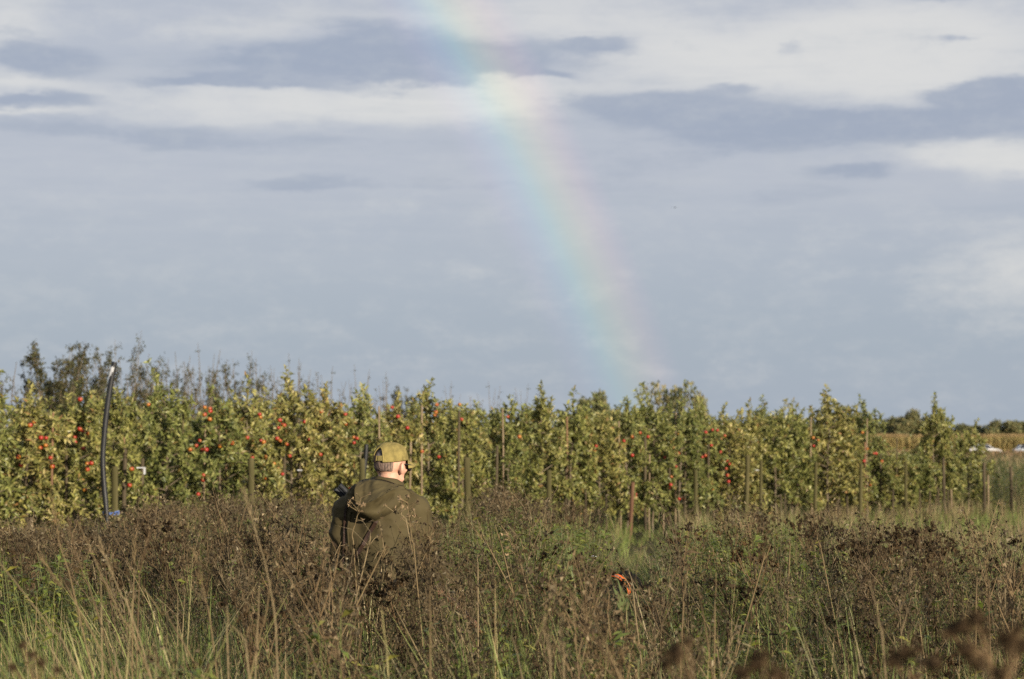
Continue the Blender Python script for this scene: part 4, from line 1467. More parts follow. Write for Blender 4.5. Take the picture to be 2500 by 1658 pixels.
# reed-grass at the lower left: tufts one could count
def build_tufts():
    r = np.random.default_rng(31)
    pal = [(.15, .19, .052), (.20, .225, .07), (.115, .155, .046), (.26, .255, .10), (.32, .275, .135)]
    tm = []
    for i in range(5):
        V, F, C = t_grass(600 + i, 40, .5, 1.05, .0075, .85, .2, pal)
        tm.append(mesh_from('reed_grass', V, F, C, M_grass))
    spots = [(70, 1500, 6.6), (160, 1480, 7.0), (250, 1470, 7.2), (330, 1450, 7.6), (400, 1420, 8.4), (300, 1400, 8.6), (210, 1530, 6.3), (30, 1560, 6.0), (120, 1590, 5.7), (290, 1560, 6.1), (390, 1530, 6.4), (460, 1500, 6.8),
             (470, 1600, 5.8), (350, 1620, 5.6), (200, 1640, 5.4), (540, 1560, 6.1), (640, 1590, 5.9), (430, 1360, 9.6), (500, 1380, 9.2), (730, 1600, 5.8), (900, 1590, 5.9), (1205, 1400, 8.8), (1240, 1420, 8.4), (1180, 1440, 8.2),
             (1350, 1500, 6.9), (1640, 1480, 7.5), (1680, 1510, 7.2), (1590, 1335, 19.5), (1620, 1340, 19)]
    for k, ((px, py, Y), (o, s, lm)) in enumerate(zip(spots, ordinal_texts([q[0] for q in spots]))):
        top = P(px, py, Y)
        ob = link('reed_grass', tm[k % 5], None, (top.x + .1, Y, 0))
        h = max(top.z, .35) * 1.12
        ob.scale = (h * .95, h * .95, h * .98)
        # wind leans the tufts to the left
        ob.rotation_euler = (r.normal(0, .05), -.20 + r.normal(0, .1), 0)
        tag(ob, f'tuft of broad green grass, {o} to the {s} of {lm}', 'grass tuft', 'tufts of broad green grass')


build_tufts()


# withered flower plants close to the camera
M_head = veg_mat('withered_head', .85, .1, .1)


def withered(heads, Y, foot, label):
    base = P(foot[0], foot[1], Y)
    gx = base.x + random.uniform(-.05, .05)
    root = empty('withered_plant', (gx, Y, 0), label, 'plant', 'withered plants close to the camera')
    b0 = np.array([gx, Y, 0])
    fork = np.array(base) - b0
    st = MB()
    c = np.array((.20, .135, .075))
    st.tube([(0, 0, 0), fork * .5 + np.array([.01, .01, 0]), fork], [.0045, .004, .003], c, 6)
    r = np.random.default_rng(int(abs(foot[0]) * 7))
    hs = []
    for (px, py, rad) in heads:
        Yh = Y + r.uniform(-.12, .12)
        h = np.array(P(px, py, Yh)) - b0
        mid = (fork + h) / 2 + np.array([0, 0, -.01])
        st.tube([fork, mid, h], [.0024, .0019, .0016], c, 5)
        hs.append((h, rad * Y / FPX))
    for k in range(7):
        a = r.uniform(0, 6.28)
        p = fork * r.uniform(.6, 1)
        d = np.array([math.cos(a), math.sin(a), r.uniform(-1, .2)])
        st.ribbon([p, p + d * .03, p + d * .055 + np.array([0, 0, -.02])], [.003, .012, .002], nrmv(r.normal(0, 1, 3)), (.11, .072, .04))
    link('stem', st.mesh('stem', M_head, True), root)
    for h, rad in hs:
        mb = MB()
        mb.ball(h, rad * .95, (.045, .029, .016), 8, 6, (1, 1, .8), .15)
        n = 60
        d = nrmv(r.normal(0, 1, (n, 3)) * np.array([1, 1, .7]))
        mb.leaves(h + d * rad * .7, d + r.normal(0, .4, (n, 3)), r.normal(0, 1, (n, 3)), rad * r.uniform(.6, 1.1, n), rad * .38, .5, .3,
                  np.array([(.07, .045, .023), (.04, .026, .014), (.17, .12, .065)])[r.choice(3, n, p=[.45, .38, .17])])
        link('flower_head', mb.mesh('flower_head', M_head), root)


withered([c8(130, 1040) + (22,), c8(210, 960) + (12,), c8(70, 1110) + (14,)], 3.1, c8(240, 1240), 'blurred withered plant at the photo bottom below the dog')
withered([c8(650, 1100) + (20,), c8(560, 1165) + (19,), c8(780, 1175) + (20,), c8(700, 1040) + (11,)], 2.9, c8(690, 1300), 'blurred withered plant with three heads cut by the bottom edge')
withered([c8(1600, 1040) + (22,), c8(1530, 1085) + (19,), c8(1780, 1105) + (19,), c8(1690, 1010) + (13,)], 3.2, c8(1700, 1300), 'blurred brown withered plant with wide head pair')
withered([c8(2060, 820) + (18,), c8(1960, 865) + (22,), c8(1880, 905) + (17,), c8(1990, 1025) + (20,), c8(2110, 900) + (12,)], 3.3, c8(2150, 1060), 'tallest blurred withered plant near the lower photo corner')
withered([c8(2260, 950) + (22,), c8(2345, 990) + (20,), c8(2080, 1110) + (20,), c8(2330, 880) + (12,), c8(2210, 1165) + (17,)], 3.0, c8(2230, 1240), 'blurred withered plant in the lower photo corner')
withered([c6(230, 1180) + (11,), c6(160, 1110) + (9,), c6(300, 1240) + (10,), c6(90, 1270) + (10,), c6(420, 1290) + (9,)], 4.2, c6(260, 1400), 'small withered plant at the lower corner among green reed grass')


# the pale reed shoot in front of the dog
def reed_shoot():
    Y = 10.2
    b = P(1529, 1492, Y)
    root = empty('reed_shoot', (b.x + .02, Y, 0), 'pale green reed shoot with broad leaves in front of the black dog', 'reed')
    b0 = np.array([b.x + .02, Y, 0])
    mb = MB()
    mb.tube([(0, 0, 0), (.01, 0, .5), np.array(b) - b0], [.005, .0045, .0035], (.16, .17, .07), 6)
    link('stem', mb.mesh('stem', M_grass, True), root)
    for tip, w, base in (((1496, 1432), .022, (1528, 1488)), ((1507, 1412), .012, (1527, 1478)), ((1504, 1468), .020, (1524, 1492)), ((1529, 1456), .020, (1530, 1490))):
        p0, p2 = np.array(P(*base, Y)) - b0, np.array(P(*tip, Y)) - b0
        lf = MB()
        d = p2 - p0
        sd = np.cross(d, (0, 1, 0))
        sd = sd / np.linalg.norm(sd) * np.array([1, 1, 1]) + np.array([0, .25, 0])
        pts = [p0, p0 + d * .3 + np.array([0, -.01, 0]), p0 + d * .65 + np.array([0, -.012, 0]), p2]
        lf.ribbon(pts, [w * .5, w, w * .75, .001], sd, (.15, .18, .07))
        link('leaf', lf.mesh('leaf', M_grass, True), root)


reed_shoot()
mb = MB()
mb.leaves(np.array([(-.022, 0, 0)]), np.array([(1, 0, .08)]), np.array([(0, -.5, 1)]), .032, .011, .2, .3, (.8, .8, .78))
ob = link('feather', mb.mesh('feather', M_white), None, P(1453, 1358, 12.4))
tag(ob, 'small white feather caught on the weeds left of the black dog', 'feather')

# ------------------------------------------------------------------ lofts and remeshed bodies
def loft(mb, rings, n=20):
    """rings: (centre, a, b, axis_a, axis_b); closed with caps"""
    V, F = [], []
    for (c, a, b, ua, ub) in rings:
        for j in range(n):
            t = 2 * math.pi * j / n
            V.append(np.array(c) + np.array(ua) * a * math.cos(t) + np.array(ub) * b * math.sin(t))
    k = len(rings)
    for i in range(k - 1):
        for j in range(n):
            p, q = i * n + j, i * n + (j + 1) % n
            F += [(p, q, q + n), (p, q + n, p + n)]
    V.append(np.array(rings[0][0]))
    V.append(np.array(rings[-1][0]))
    for j in range(n):
        F += [(len(V) - 2, (j + 1) % n, j), (len(V) - 1, (k - 1) * n + j, (k - 1) * n + (j + 1) % n)]
    mb.add(V, F, (1, 1, 1))


def limb(mb, pts, rad, n=14):
    """closed tapered limb with round ends through joints"""
    pts = [np.array(p, float) for p in pts]
    for i, p in enumerate(pts):
        mb.ball(p, rad[i], (1, 1, 1), n, 8)
    for i in range(len(pts) - 1):
        mb.tube([pts[i], (pts[i] + pts[i + 1]) / 2, pts[i + 1]], [rad[i], (rad[i] + rad[i + 1]) / 2 * 1.01, rad[i + 1]], (1, 1, 1), n, True)


XA, YA, ZA = (1, 0, 0), (0, 1, 0), (0, 0, 1)


def fuse(mb, name, voxel, m, smooth=8, disp=None, fac=.5):
    """joins overlapping closed shapes into one continuous skin"""
    V, F, C = mb.arrays()
    me = mesh_from(name + '_raw', V, F, None, m, True)
    ob = bpy.data.objects.new(name + '_raw', me)
    COL.objects.link(ob)
    md = ob.modifiers.new('r', 'REMESH')
    md.mode, md.voxel_size = 'VOXEL', voxel
    sm = ob.modifiers.new('s', 'SMOOTH')
    sm.factor, sm.iterations = fac, smooth
    dg = bpy.context.evaluated_depsgraph_get()
    out = bpy.data.meshes.new_from_object(ob.evaluated_get(dg))
    out.name = name
    bpy.data.objects.remove(ob)
    if disp:
        n = len(out.vertices)
        nr = [v.normal.copy() for v in out.vertices]
        for v, nn in zip(out.vertices, nr):
            v.co += nn * disp(v.co)
        out.update()
    out.polygons.foreach_set('use_smooth', np.ones(len(out.polygons), bool))
    if not out.materials:
        out.materials.append(m)
    return out


# ------------------------------------------------------------------ the man
MX, MY = P(930, 1080, 12.5).x, 12.5
M_skin = mat('skin', (.50, .27, .19), (.56, .33, .24), 30, .55, .35, .15, 120)
M_jacket = mat('olive_jacket', (.070, .056, .025), (.050, .039, .018), 5, .8, .2, .12, 420, lo=.3, hi=.7)
M_trouser = mat('olive_trousers', (.075, .065, .03), (.06, .05, .025), 7, .85, .15, .3, 200)
M_boot = mat('brown_boot', (.05, .03, .018), (.07, .045, .025), 9, .6, .3)
M_cap = mat('moss_cap', (.27, .215, .075), (.14, .115, .042), 24, .85, .15, .35, 300, lo=.3, hi=.75)
M_hair = mat('grey_hair', (.055, .045, .045), (.20, .17, .165), 90, .6, .3, .6, 160, stretch=(1, 1, .12))
M_stubble = mat('short_hair', (.07, .054, .046), (.21, .145, .115), 120, .7, .2, .4, 200, stretch=(1, 1, .3))
M_black = mat('black_rim', (.012, .012, .013), None, 8, .35, .5)
M_lens = mat('dark_lens', (.03, .032, .04), None, 8, .1, .6)
M_steel = mat('blued_steel', (.014, .015, .018), (.028, .03, .034), 30, .6, .2, 0, 60)
M_wood = mat('walnut', (.12, .055, .025), (.19, .09, .04), 14, .4, .4, .1, 60, stretch=(1, .2, 1))
M_leather = mat('brown_leather', (.022, .011, .008), (.036, .018, .011), 20, .55, .3, .3, 150)

YAW = R(-38)
HC = Vector((.052, .03, 0))
Rh = Matrix.Rotation(YAW, 3, 'Z') @ Matrix.Rotation(R(-4), 3, 'X')


def hp(x, y, z):
    """head coordinates (x right, y the way he faces, z height) to the man's coordinates"""
    q = Rh @ Vector((x, y, z - 1.56)) + HC
    return np.array((q.x, q.y, q.z + 1.56))


man = empty('person', (MX, MY, 0), 'man in moss green cap and olive hooded jacket standing waist deep in weeds, back turned', 'person')
# gun line across his chest, muzzle over the left shoulder
G0, G1 = np.array((-.246, .17, 1.505)), np.array((.262, .33, .98))
gd = (G1 - G0) / np.linalg.norm(G1 - G0)


def body():
    b = MB()
    for (z, rx, ry, cy) in ((0.86, .155, .115, 0),):
        pass
    loft(b, [((0, .01, z), rx, ry, XA, YA) for z, rx, ry in ((.84, .10, .09), (.9, .165, .115), (1.0, .16, .105), (1.1, .155, .10), (1.22, .17, .11), (1.34, .18, .11), (1.41, .15, .09), (1.46, .07, .065))])
    limb(b, [(.02, .02, 1.42), tuple((np.array((.02, .02, 1.42)) + hp(0, -.012, 1.56)) / 2), hp(0, -.012, 1.57)], [.062, .058, .06])
    # head: skull, jaw, chin, brow, nose, cheeks, lips, ears
    def hb(c, sq):
        V0 = b.n
        mb2 = MB()
        mb2.ball((0, 0, 0), 1, (1, 1, 1), 18, 12, sq)
        V, F, C = mb2.arrays()
        V = np.array([hp(*(np.array(c) + v)) for v in V])
        b.add(V, F, C)
    hb((0, -.012, 1.648), (.076, .096, .092))
    hb((0, .024, 1.588), (.057, .060, .076))
    hb((0, .062, 1.528), (.030, .026, .022))
    hb((0, .078, 1.640), (.052, .018, .014))
    hb((0, .104, 1.597), (.014, .016, .012))
    hb((0, .092, 1.618), (.010, .014, .024))
    for sx in (-1, 1):
        hb((sx * .038, .066, 1.606), (.018, .016, .016))
        hb((sx * .030, .080, 1.622), (.013, .011, .009))
        hb((sx * .043, .022, 1.553), (.014, .040, .018))
        hb((sx * .081, -.002, 1.607), (.013, .020, .034))
        hb((sx * .090, -.012, 1.615), (.009, .015, .027))
    hb((0, .086, 1.558), (.024, .012, .006))
    hb((0, .084, 1.549), (.020, .012, .006))
    # arms and hands closing round the gun
    lh, rh = G0 + gd * .50, G0 + gd * .80
    limb(b, [(-.18, .0, 1.40), (-.205, .05, 1.13), tuple(lh + np.array((-.10, -.06, -.015)))], [.055, .042, .032])
    limb(b, [(.18, .0, 1.40), (.215, .07, 1.13), tuple(rh + np.array((.075, -.11, .03)))], [.055, .042, .032])
    side = np.cross(gd, (0, 1, 0))
    side /= np.linalg.norm(side)
    nor = np.cross(side, gd)
    for h, wr, sg in ((lh, lh + np.array((-.10, -.06, -.015)), 1), (rh, rh + np.array((.075, -.11, .03)), -1)):
        palm = h - nor * .052
        limb(b, [tuple(wr), tuple((np.array(wr) + palm) / 2), tuple(palm)], [.030, .032, .034])
        for k in range(4):
            off = gd * (-.033 + .022 * k)
            rad = .042
            ch = []
            for a in (-150, -205, -255, -300 + 12 * abs(k - 1.5)):
                t = R(a) * sg
                ch.append(h + off + nor * rad * math.cos(t) + side * rad * math.sin(t))
            limb(b, ch, [.0095, .009, .008, .007], 8)
        ch = [h - gd * .03 + nor * .042 * math.cos(R(a) * sg) + side * .042 * math.sin(R(a) * sg) - gd * .012 * i for i, a in enumerate((-200, -150, -100))]
        limb(b, ch, [.012, .010, .008], 8)
    # legs and feet
    for sx in (-1, 1):
        limb(b, [(sx * .09, 0, .88), (sx * .10, .02, .48), (sx * .105, -.01, .10)], [.085, .055, .040])
        limb(b, [(sx * .105, -.02, .06), (sx * .115, .12, .045)], [.04, .032])
    return fuse(b, 'body', .0065, M_skin, 3)


link('body', body(), man)


def fold(p, amp=.009, s=1.0):
    q = Vector((p.x * 7 * s, p.y * 7 * s, p.z * 4.2 * s))
    a = noise.noise(q + Vector((3.1, 1.7, 9.2)))
    ridge = 1 - abs(noise.noise(Vector((p.x * 9 * s + p.z * 5 * s, p.y * 9 * s, p.z * 6 * s - p.x * 6 * s)) + Vector((7, 2, 5)))) * 2
    fine = noise.noise(Vector((p.x * 30, p.y * 30, p.z * 18)))
    r2 = 1 - abs(noise.noise(Vector((p.x * 13 - p.z * 9, p.y * 13, p.z * 15 + p.x * 10)) + Vector((1, 8, 3)))) * 2.6
    fine += 2.6 * max(0, r2) ** 2
    return amp * (a * 1.1 + ridge * .8 - .45) + .0022 * fine


def jacket():
    j = MB()
    loft(j, [((cx, cy, z), rx, ry, XA, YA) for z, rx, ry, cx, cy in ((.72, .225, .165, 0, .0), (.9, .215, .16, 0, 0), (1.05, .205, .152, 0, 0), (1.2, .205, .15, 0, 0), (1.32, .205, .145, 0, 0), (1.39, .188, .13, .0, .0), (1.44, .15, .115, .005, .005), (1.48, .105, .10, .012, .012), (1.51, .082, .088, .02, .02))], 28)
    # sloping shoulders
    limb(j, [(-.05, .01, 1.435), (-.185, .0, 1.375)], [.085, .078])
    limb(j, [(.07, .01, 1.44), (.185, .0, 1.38)], [.08, .078])
    lh, rh = G0 + gd * .50, G0 + gd * .80
    limb(j, [(-.188, .0, 1.372), (-.205, .03, 1.24), (-.208, .06, 1.12), tuple(lh + np.array((-.115, -.07, -.015)))], [.078, .074, .068, .046])
    limb(j, [(.188, .0, 1.378), (.208, .03, 1.25), (.218, .07, 1.12), tuple(rh + np.array((.08, -.13, .035)))], [.078, .074, .07, .048])
    return fuse(j, 'jacket', .009, M_jacket, 4, lambda p: fold(p, .016))


jk = jacket()
jo = link('jacket', jk, man)
bvh = BVHTree.FromPolygons([v.co.copy() for v in jk.vertices], [tuple(p.vertices) for p in jk.polygons])


def on_back(x, z, out=.004):
    h = bvh.ray_cast(Vector((x, -1, z)), Vector((0, 1, 0)))
    return np.array((x, (h[0].y if h[0] else -.14) - out, z))


def collar():
    """stand-up collar open to the front"""
    mb = MB()
    V, F = [], []
    n, k = 40, 6
    for i in range(n + 1):
        a = R(-90) + R(330) * (i / n - .5)      # centred on the back
        for j in range(k + 1):
            f = j / k
            # the collar stands higher at the nape and opens towards his right
            top = 1.565 - .030 * max(0, math.cos(a)) ** 1.2 - .02 * max(0, math.sin(a))
            z = 1.46 + (top - 1.46) * f
            rx, ry = .108 - .022 * f, .10 - .014 * f
            V.append((.022 + .016 * f + rx * math.cos(a), .012 + .012 * f + ry * math.sin(a), z + .004 * math.sin(a * 5)))
    off = len(V)
    for i in range(n + 1):
        for j in range(k + 1):
            x, y, z = V[i * (k + 1) + j]
            V.append((.030 + (x - .030) * .93, .018 + (y - .018) * .93, z - .001))
    for i in range(n):
        for j in range(k):
            p = i * (k + 1) + j
            F += [(p, p + 1, p + k + 2), (p, p + k + 2, p + k + 1)]
            p += off
            F += [(p, p + k + 2, p + 1), (p, p + k + 1, p + k + 2)]
        p = i * (k + 1) + k
        F += [(p, p + off, p + off + k + 1), (p, p + off + k + 1, p + k + 1)]
    mb.add(V, F, (1, 1, 1))
    return mb.mesh('collar', M_jacket, True)


link('collar', collar(), jo)


def bag(cx, cz, top, name, amp=.008, outv=.10, rot=0.0):
    """a hanging fabric pouch: outline given as list of (px,py) round the edge, bulging out from the back"""
    pass


def hood():
    """the hood hanging down the back: a full pouch whose outline follows the picture, thick at its rim"""
    # outer outline in the man's coordinates (x, z), clockwise from the collar on his right
    k = 1 / 451.2
    toxz = lambda px, py: ((px - 930) * k, CAM_H + (1080 - py) * k)
    lower = [toxz(*q) for q in ((1006, 1204), (990, 1226), (968, 1246), (943, 1262), (918, 1272), (893, 1268), (868, 1254), (850, 1236), (842, 1218), (848, 1200), (866, 1184))]
    upper = [toxz(*q) for q in ((988, 1188), (970, 1184), (952, 1180), (938, 1178), (925, 1177), (912, 1177), (900, 1177), (890, 1178), (882, 1180), (876, 1182), (870, 1183))]
    n = 40
    def rs_(lst):
        t = np.linspace(0, len(lst) - 1, n)
        a = np.array(lst)
        sm = np.stack([np.interp(t, np.arange(len(lst)), a[:, q]) for q in (0, 1)], 1)
        for _ in range(3):
            sm[1:-1] = (sm[:-2] + 2 * sm[1:-1] + sm[2:]) / 4
        return sm
    lo, up = rs_(lower), rs_(upper)
    V, F, m_ = [], [], 22
    for i in range(n):
        side = math.sin(math.pi * min(max(i / (n - 1), 0), 1)) ** .5 * (.65 + .75 * i / (n - 1))
        for j in range(m_):
            f = j / (m_ - 1)
            x = up[i, 0] + (lo[i, 0] - up[i, 0]) * f
            z = up[i, 1] + (lo[i, 1] - up[i, 1]) * f
            back = on_back(x, min(z, 1.46), .0)[1]
            bulge = (.105 * math.sin(math.pi * f ** 2.1) ** .75 + .010) * side + .006
            if z > 1.46:
                back = max(back, -.115)
            y = back - bulge
            w = noise.noise(Vector((x * 11 - z * 6, z * 12, 2.2)))
            w2 = max(0, 1 - abs(noise.noise(Vector((x * 17 + z * 15, z * 26 - x * 12, 4.2)))) * 3.2) ** 1.5
            y += (-.014 * w - .012 * w2) * math.sin(math.pi * f)
            V.append((x, y, z))
    off = len(V)
    for v in list(V):
        V.append((v[0] * .97 - .002, v[1] + .026, v[2] + .006))
    for i in range(n - 1):
        for j in range(m_ - 1):
            p = i * m_ + j
            F += [(p, p + 1, p + m_ + 1), (p, p + m_ + 1, p + m_)]
            p += off
            F += [(p, p + m_ + 1, p + 1), (p, p + m_, p + m_ + 1)]
    for i in range(n - 1):
        for j in (0, m_ - 1):
            p = i * m_ + j
            F += [(p, p + m_, p + off + m_), (p, p + off + m_, p + off)]
    for j in range(m_ - 1):
        for i in (0, n - 1):
            p = i * m_ + j
            F += [(p, p + 1, p + off + 1), (p, p + off + 1, p + off)]
    mb = MB()
    mb.add(V, F, (1, 1, 1))
    return mb.mesh('hood', M_jacket, True)


ho = link('hood', hood(), jo)


def hood_fold():
    """the upper flap of the hood, lying over the pouch with a sharp lower edge running up to his right"""
    k = 1 / 451.2
    toxz = lambda px, py: ((px - 930) * k, CAM_H + (1080 - py) * k)
    lower = [toxz(*q) for q in ((975, 1190), (958, 1196), (940, 1208), (920, 1218), (900, 1227), (886, 1230), (878, 1222), (874, 1206), (874, 1190), (878, 1180))]
    upper = [toxz(*q) for q in ((972, 1186), (960, 1181), (948, 1177), (936, 1174), (924, 1173), (914, 1172), (904, 1172), (894, 1173), (886, 1175), (881, 1178))]
    n, m_ = 34, 14
    t = np.linspace(0, len(lower) - 1, n)
    ip = lambda l: np.stack([np.interp(t, np.arange(len(l)), np.array(l)[:, q]) for q in (0, 1)], 1)
    lo, up = ip(lower), ip(upper)
    V, F = [], []
    for i in range(n):
        s_ = math.sin(math.pi * i / (n - 1)) ** .5
        for j in range(m_):
            f = j / (m_ - 1)
            x, z = up[i] + (lo[i] - up[i]) * f
            back = max(on_back(x, min(z, 1.46), 0)[1], -.15)
            y = back - (.055 + .155 * f ** 1.1) * (.35 + .65 * s_) * (.75 + .5 * i / (n - 1)) - .010 * noise.noise(Vector((x * 16, z * 16, 5))) - .012 * max(0, 1 - abs(noise.noise(Vector((x * 15 - z * 22, z * 28 + x * 9, 7.1)))) * 3.0) ** 1.5
            V.append((x, y, z))
    off = len(V)
    for v in list(V):
        V.append((v[0], v[1] + .03, v[2] + .010))
    for i in range(n - 1):
        for j in range(m_ - 1):
            p = i * m_ + j
            F += [(p, p + 1, p + m_ + 1), (p, p + m_ + 1, p + m_)]
            p += off
            F += [(p, p + m_ + 1, p + 1), (p, p + m_, p + m_ + 1)]
        for j in (0, m_ - 1):
            p = i * m_ + j
            F += [(p, p + m_, p + off + m_), (p, p + off + m_, p + off)]
    for j in range(m_ - 1):
        for i in (0, n - 1):
            p = i * m_ + j
            F += [(p, p + 1, p + off + 1), (p, p + off + 1, p + off)]
    mb = MB()
    mb.add(V, F, (1, 1, 1))
    return mb.mesh('hood_flap', M_jacket, True)


link('hood_flap', hood_fold(), jo)


def trousers():
    t = MB()
    loft(t, [((0, 0, z), rx, ry, XA, YA) for z, rx, ry in ((.80, .13, .11), (.88, .18, .135), (.98, .185, .13), (1.02, .18, .125))])
    for sx in (-1, 1):
        limb(t, [(sx * .092, 0, .86), (sx * .10, .02, .48), (sx * .105, -.005, .16)], [.10, .078, .065])
    return fuse(t, 'trousers', .012, M_trouser, 4, lambda p: fold(p, .010))


link('trousers', trousers(), man)
for sx in (-1, 1):
    b = MB()
    limb(b, [(sx * .105, -.01, .26), (sx * .105, -.02, .10), (sx * .105, -.03, .065)], [.062, .056, .055])
    limb(b, [(sx * .105, -.02, .05), (sx * .118, .10, .045), (sx * .122, .16, .04)], [.052, .048, .04])
    link('boot', fuse(b, 'boot', .010, M_boot, 3), man)

# cap: dome of six panels with an arched gap at the back, strap, brim and button
def cap_surface(az, f, grow=0.0):
    """az measured from the way he faces; f from rim (0) to crown (1)"""
    a, b, h = .107 + grow, .089 + grow, .098 + grow
    rim = 1.652 + .016 * math.cos(az)
    t = f * math.pi / 2
    c = math.cos(t) ** .72
    x = b * math.sin(az) * c
    y = -.012 + a * math.cos(az) * c
    z = rim + (h - .016 * math.cos(az)) * math.sin(t) ** .95
    seam = abs(((az / (math.pi / 3) + .5) % 1) - .5)
    d = 1 - .022 * math.exp(-(seam / .03) ** 2) * c
    return hp(x * d, y * d, z)


def cap_mesh():
    mb = MB()
    n, k = 120, 26
    V = [cap_surface(2 * math.pi * i / n, j / k) for i in range(n) for j in range(k + 1)]
    for i, v in enumerate(V):
        p = Vector(v)
        w = noise.noise(p * 26) * .0022 + noise.noise(p * 60) * .0010
        c = np.array(hp(0, -.012, 1.66))
        dv = v - c
        V[i] = v + dv / np.linalg.norm(dv) * w
    F = []
    for i in range(n):
        az = 2 * math.pi * (i + .5) / n
        da = abs((az - math.pi + math.pi) % (2 * math.pi) - math.pi)
        for j in range(k):
            f = (j + .5) / k
            w_ = .40 * math.sqrt(max(0, 1 - ((f - .0) / .46) ** 2)) if f < .46 else 0
            if da < w_:
                continue
            p, q = i * (k + 1) + j, ((i + 1) % n) * (k + 1) + j
            F += [(p, q, q + 1), (p, q + 1, p + 1)]
    mb.add(V, F, (1, 1, 1))
    # turned hem round the rim and round the gap
    gap = []
    for t in np.linspace(0, math.pi, 26):
        gap.append(cap_surface(math.pi + .41 * math.cos(t), max(.0, .47 * math.sin(t)), .002))
    mb.tube(gap, .0038, (1, 1, 1), 6)
    rim = [cap_surface(math.pi + .41 + (2 * math.pi - .82) * t, 0, .001) for t in np.linspace(0, 1, 60)]
    mb.tube(rim, .0034, (1, 1, 1), 6)
    return mb.mesh('cap', M_cap, True)


cp = link('cap', cap_mesh(), man)
mb = MB()
for z0 in (0,):
    V, F = [], []
    n = 16
    for i in range(n + 1):
        az = math.pi - .46 + .92 * i / n
        for f, g in ((.03, .003), (.175, .003), (.175, .0), (.03, .0)):
            V.append(cap_surface(az, f, g))
    for i in range(n):
        for j in range(4):
            p, q = i * 4 + j, i * 4 + (j + 1) % 4
            F += [(p, q, q + 4), (p, q + 4, p + 4)]
    mb.add(V, F, (1, 1, 1))
link('strap', mb.mesh('strap', M_cap, False), cp)
mb = MB()
for az0 in (math.pi + .10,):
    V, F = [], []
    for i in range(2):
        az = az0 + .11 * i
        for f, g in ((.0, .006), (.20, .006), (.20, .002), (.0, .002)):
            V.append(cap_surface(az, f, g))
    F = [(0, 1, 5), (0, 5, 4), (1, 2, 6), (1, 6, 5), (2, 3, 7), (2, 7, 6), (3, 0, 4), (3, 4, 7), (0, 3, 2), (0, 2, 1), (4, 5, 6), (4, 6, 7)]
    mb.add(V, F, (1, 1, 1))
link('buckle', mb.mesh('buckle', M_leather), cp)
mb = MB()
V, F = [], []
n, k = 24, 8
for i in range(n + 1):
    u = -1 + 2 * i / n
    az = u * .95
    for j in range(k + 1):
        f = j / k
        p0 = np.array((.089 * math.sin(az), -.012 + .107 * math.cos(az)))
        ext = .075 * math.sqrt(max(0, 1 - (abs(u)) ** 2.6)) * f
        V.append(hp(p0[0] * (1 + .1 * f), p0[1] + ext, 1.668 - .022 * f - .030 * (u * u) * (.4 + .6 * f)))
off = len(V)
for v in list(V):
    V.append(v - np.array((0, 0, .004)))
for i in range(n):
    for j in range(k):
        p = i * (k + 1) + j
        F += [(p, p + 1, p + k + 2), (p, p + k + 2, p + k + 1)]
        p += off
        F += [(p, p + k + 2, p + 1), (p, p + k + 1, p + k + 2)]
    p = i * (k + 1) + k
    F += [(p, p + off, p + off + k + 1), (p, p + off + k + 1, p + k + 1)]
mb.add(V, F, (1, 1, 1))
link('brim', mb.mesh('brim', M_cap, True), cp)
mb = MB()
mb.ball(cap_surface(0, 1, .002), .007, (1, 1, 1), 10, 6, (1, 1, .6))
link('button', mb.mesh('button', M_cap, True), cp)

# hair: longer under the cap gap, cropped at the nape and round the ears
def hair_cap(name, m, az0, az1, z0, z1, grow):
    mb = MB()
    V, F = [], []
    n, k = 40, 14
    for i in range(n + 1):
        az = az0 + (az1 - az0) * i / n
        for j in range(k + 1):
            z = z0 + (z1 - z0) * j / k
            s_ = math.sqrt(max(.0, 1 - ((z - 1.648) / .098) ** 2)) if z > 1.648 else math.sqrt(max(.0, 1 - ((z - 1.648) / .135) ** 2))
            rr = 1 + .02 * noise.noise(Vector((az * 9, z * 60, 1))) - .07 * max(0, 1 - j / 4) ** 2 - .05 * max(0, 1 - min(i, n - i) / 4) ** 2
            V.append(hp((.077 + grow) * math.sin(az) * s_ * rr, -.012 + (.097 + grow) * math.cos(az) * s_ * rr, z))
    for i in range(n):
        for j in range(k):
            p = i * (k + 1) + j
            F += [(p, p + 1, p + k + 2), (p, p + k + 2, p + k + 1)]
    mb.add(V, F, (1, 1, 1))
    return mb.mesh(name, m, True)


hr = link('hair', hair_cap('hair', M_hair, math.pi - .62, math.pi + .62, 1.640, 1.735, .003), man)
link('cropped_hair', hair_cap('cropped_hair', M_stubble, math.pi / 2 + .52, math.pi * 1.5 - .40, 1.590, 1.66, .0022), man)
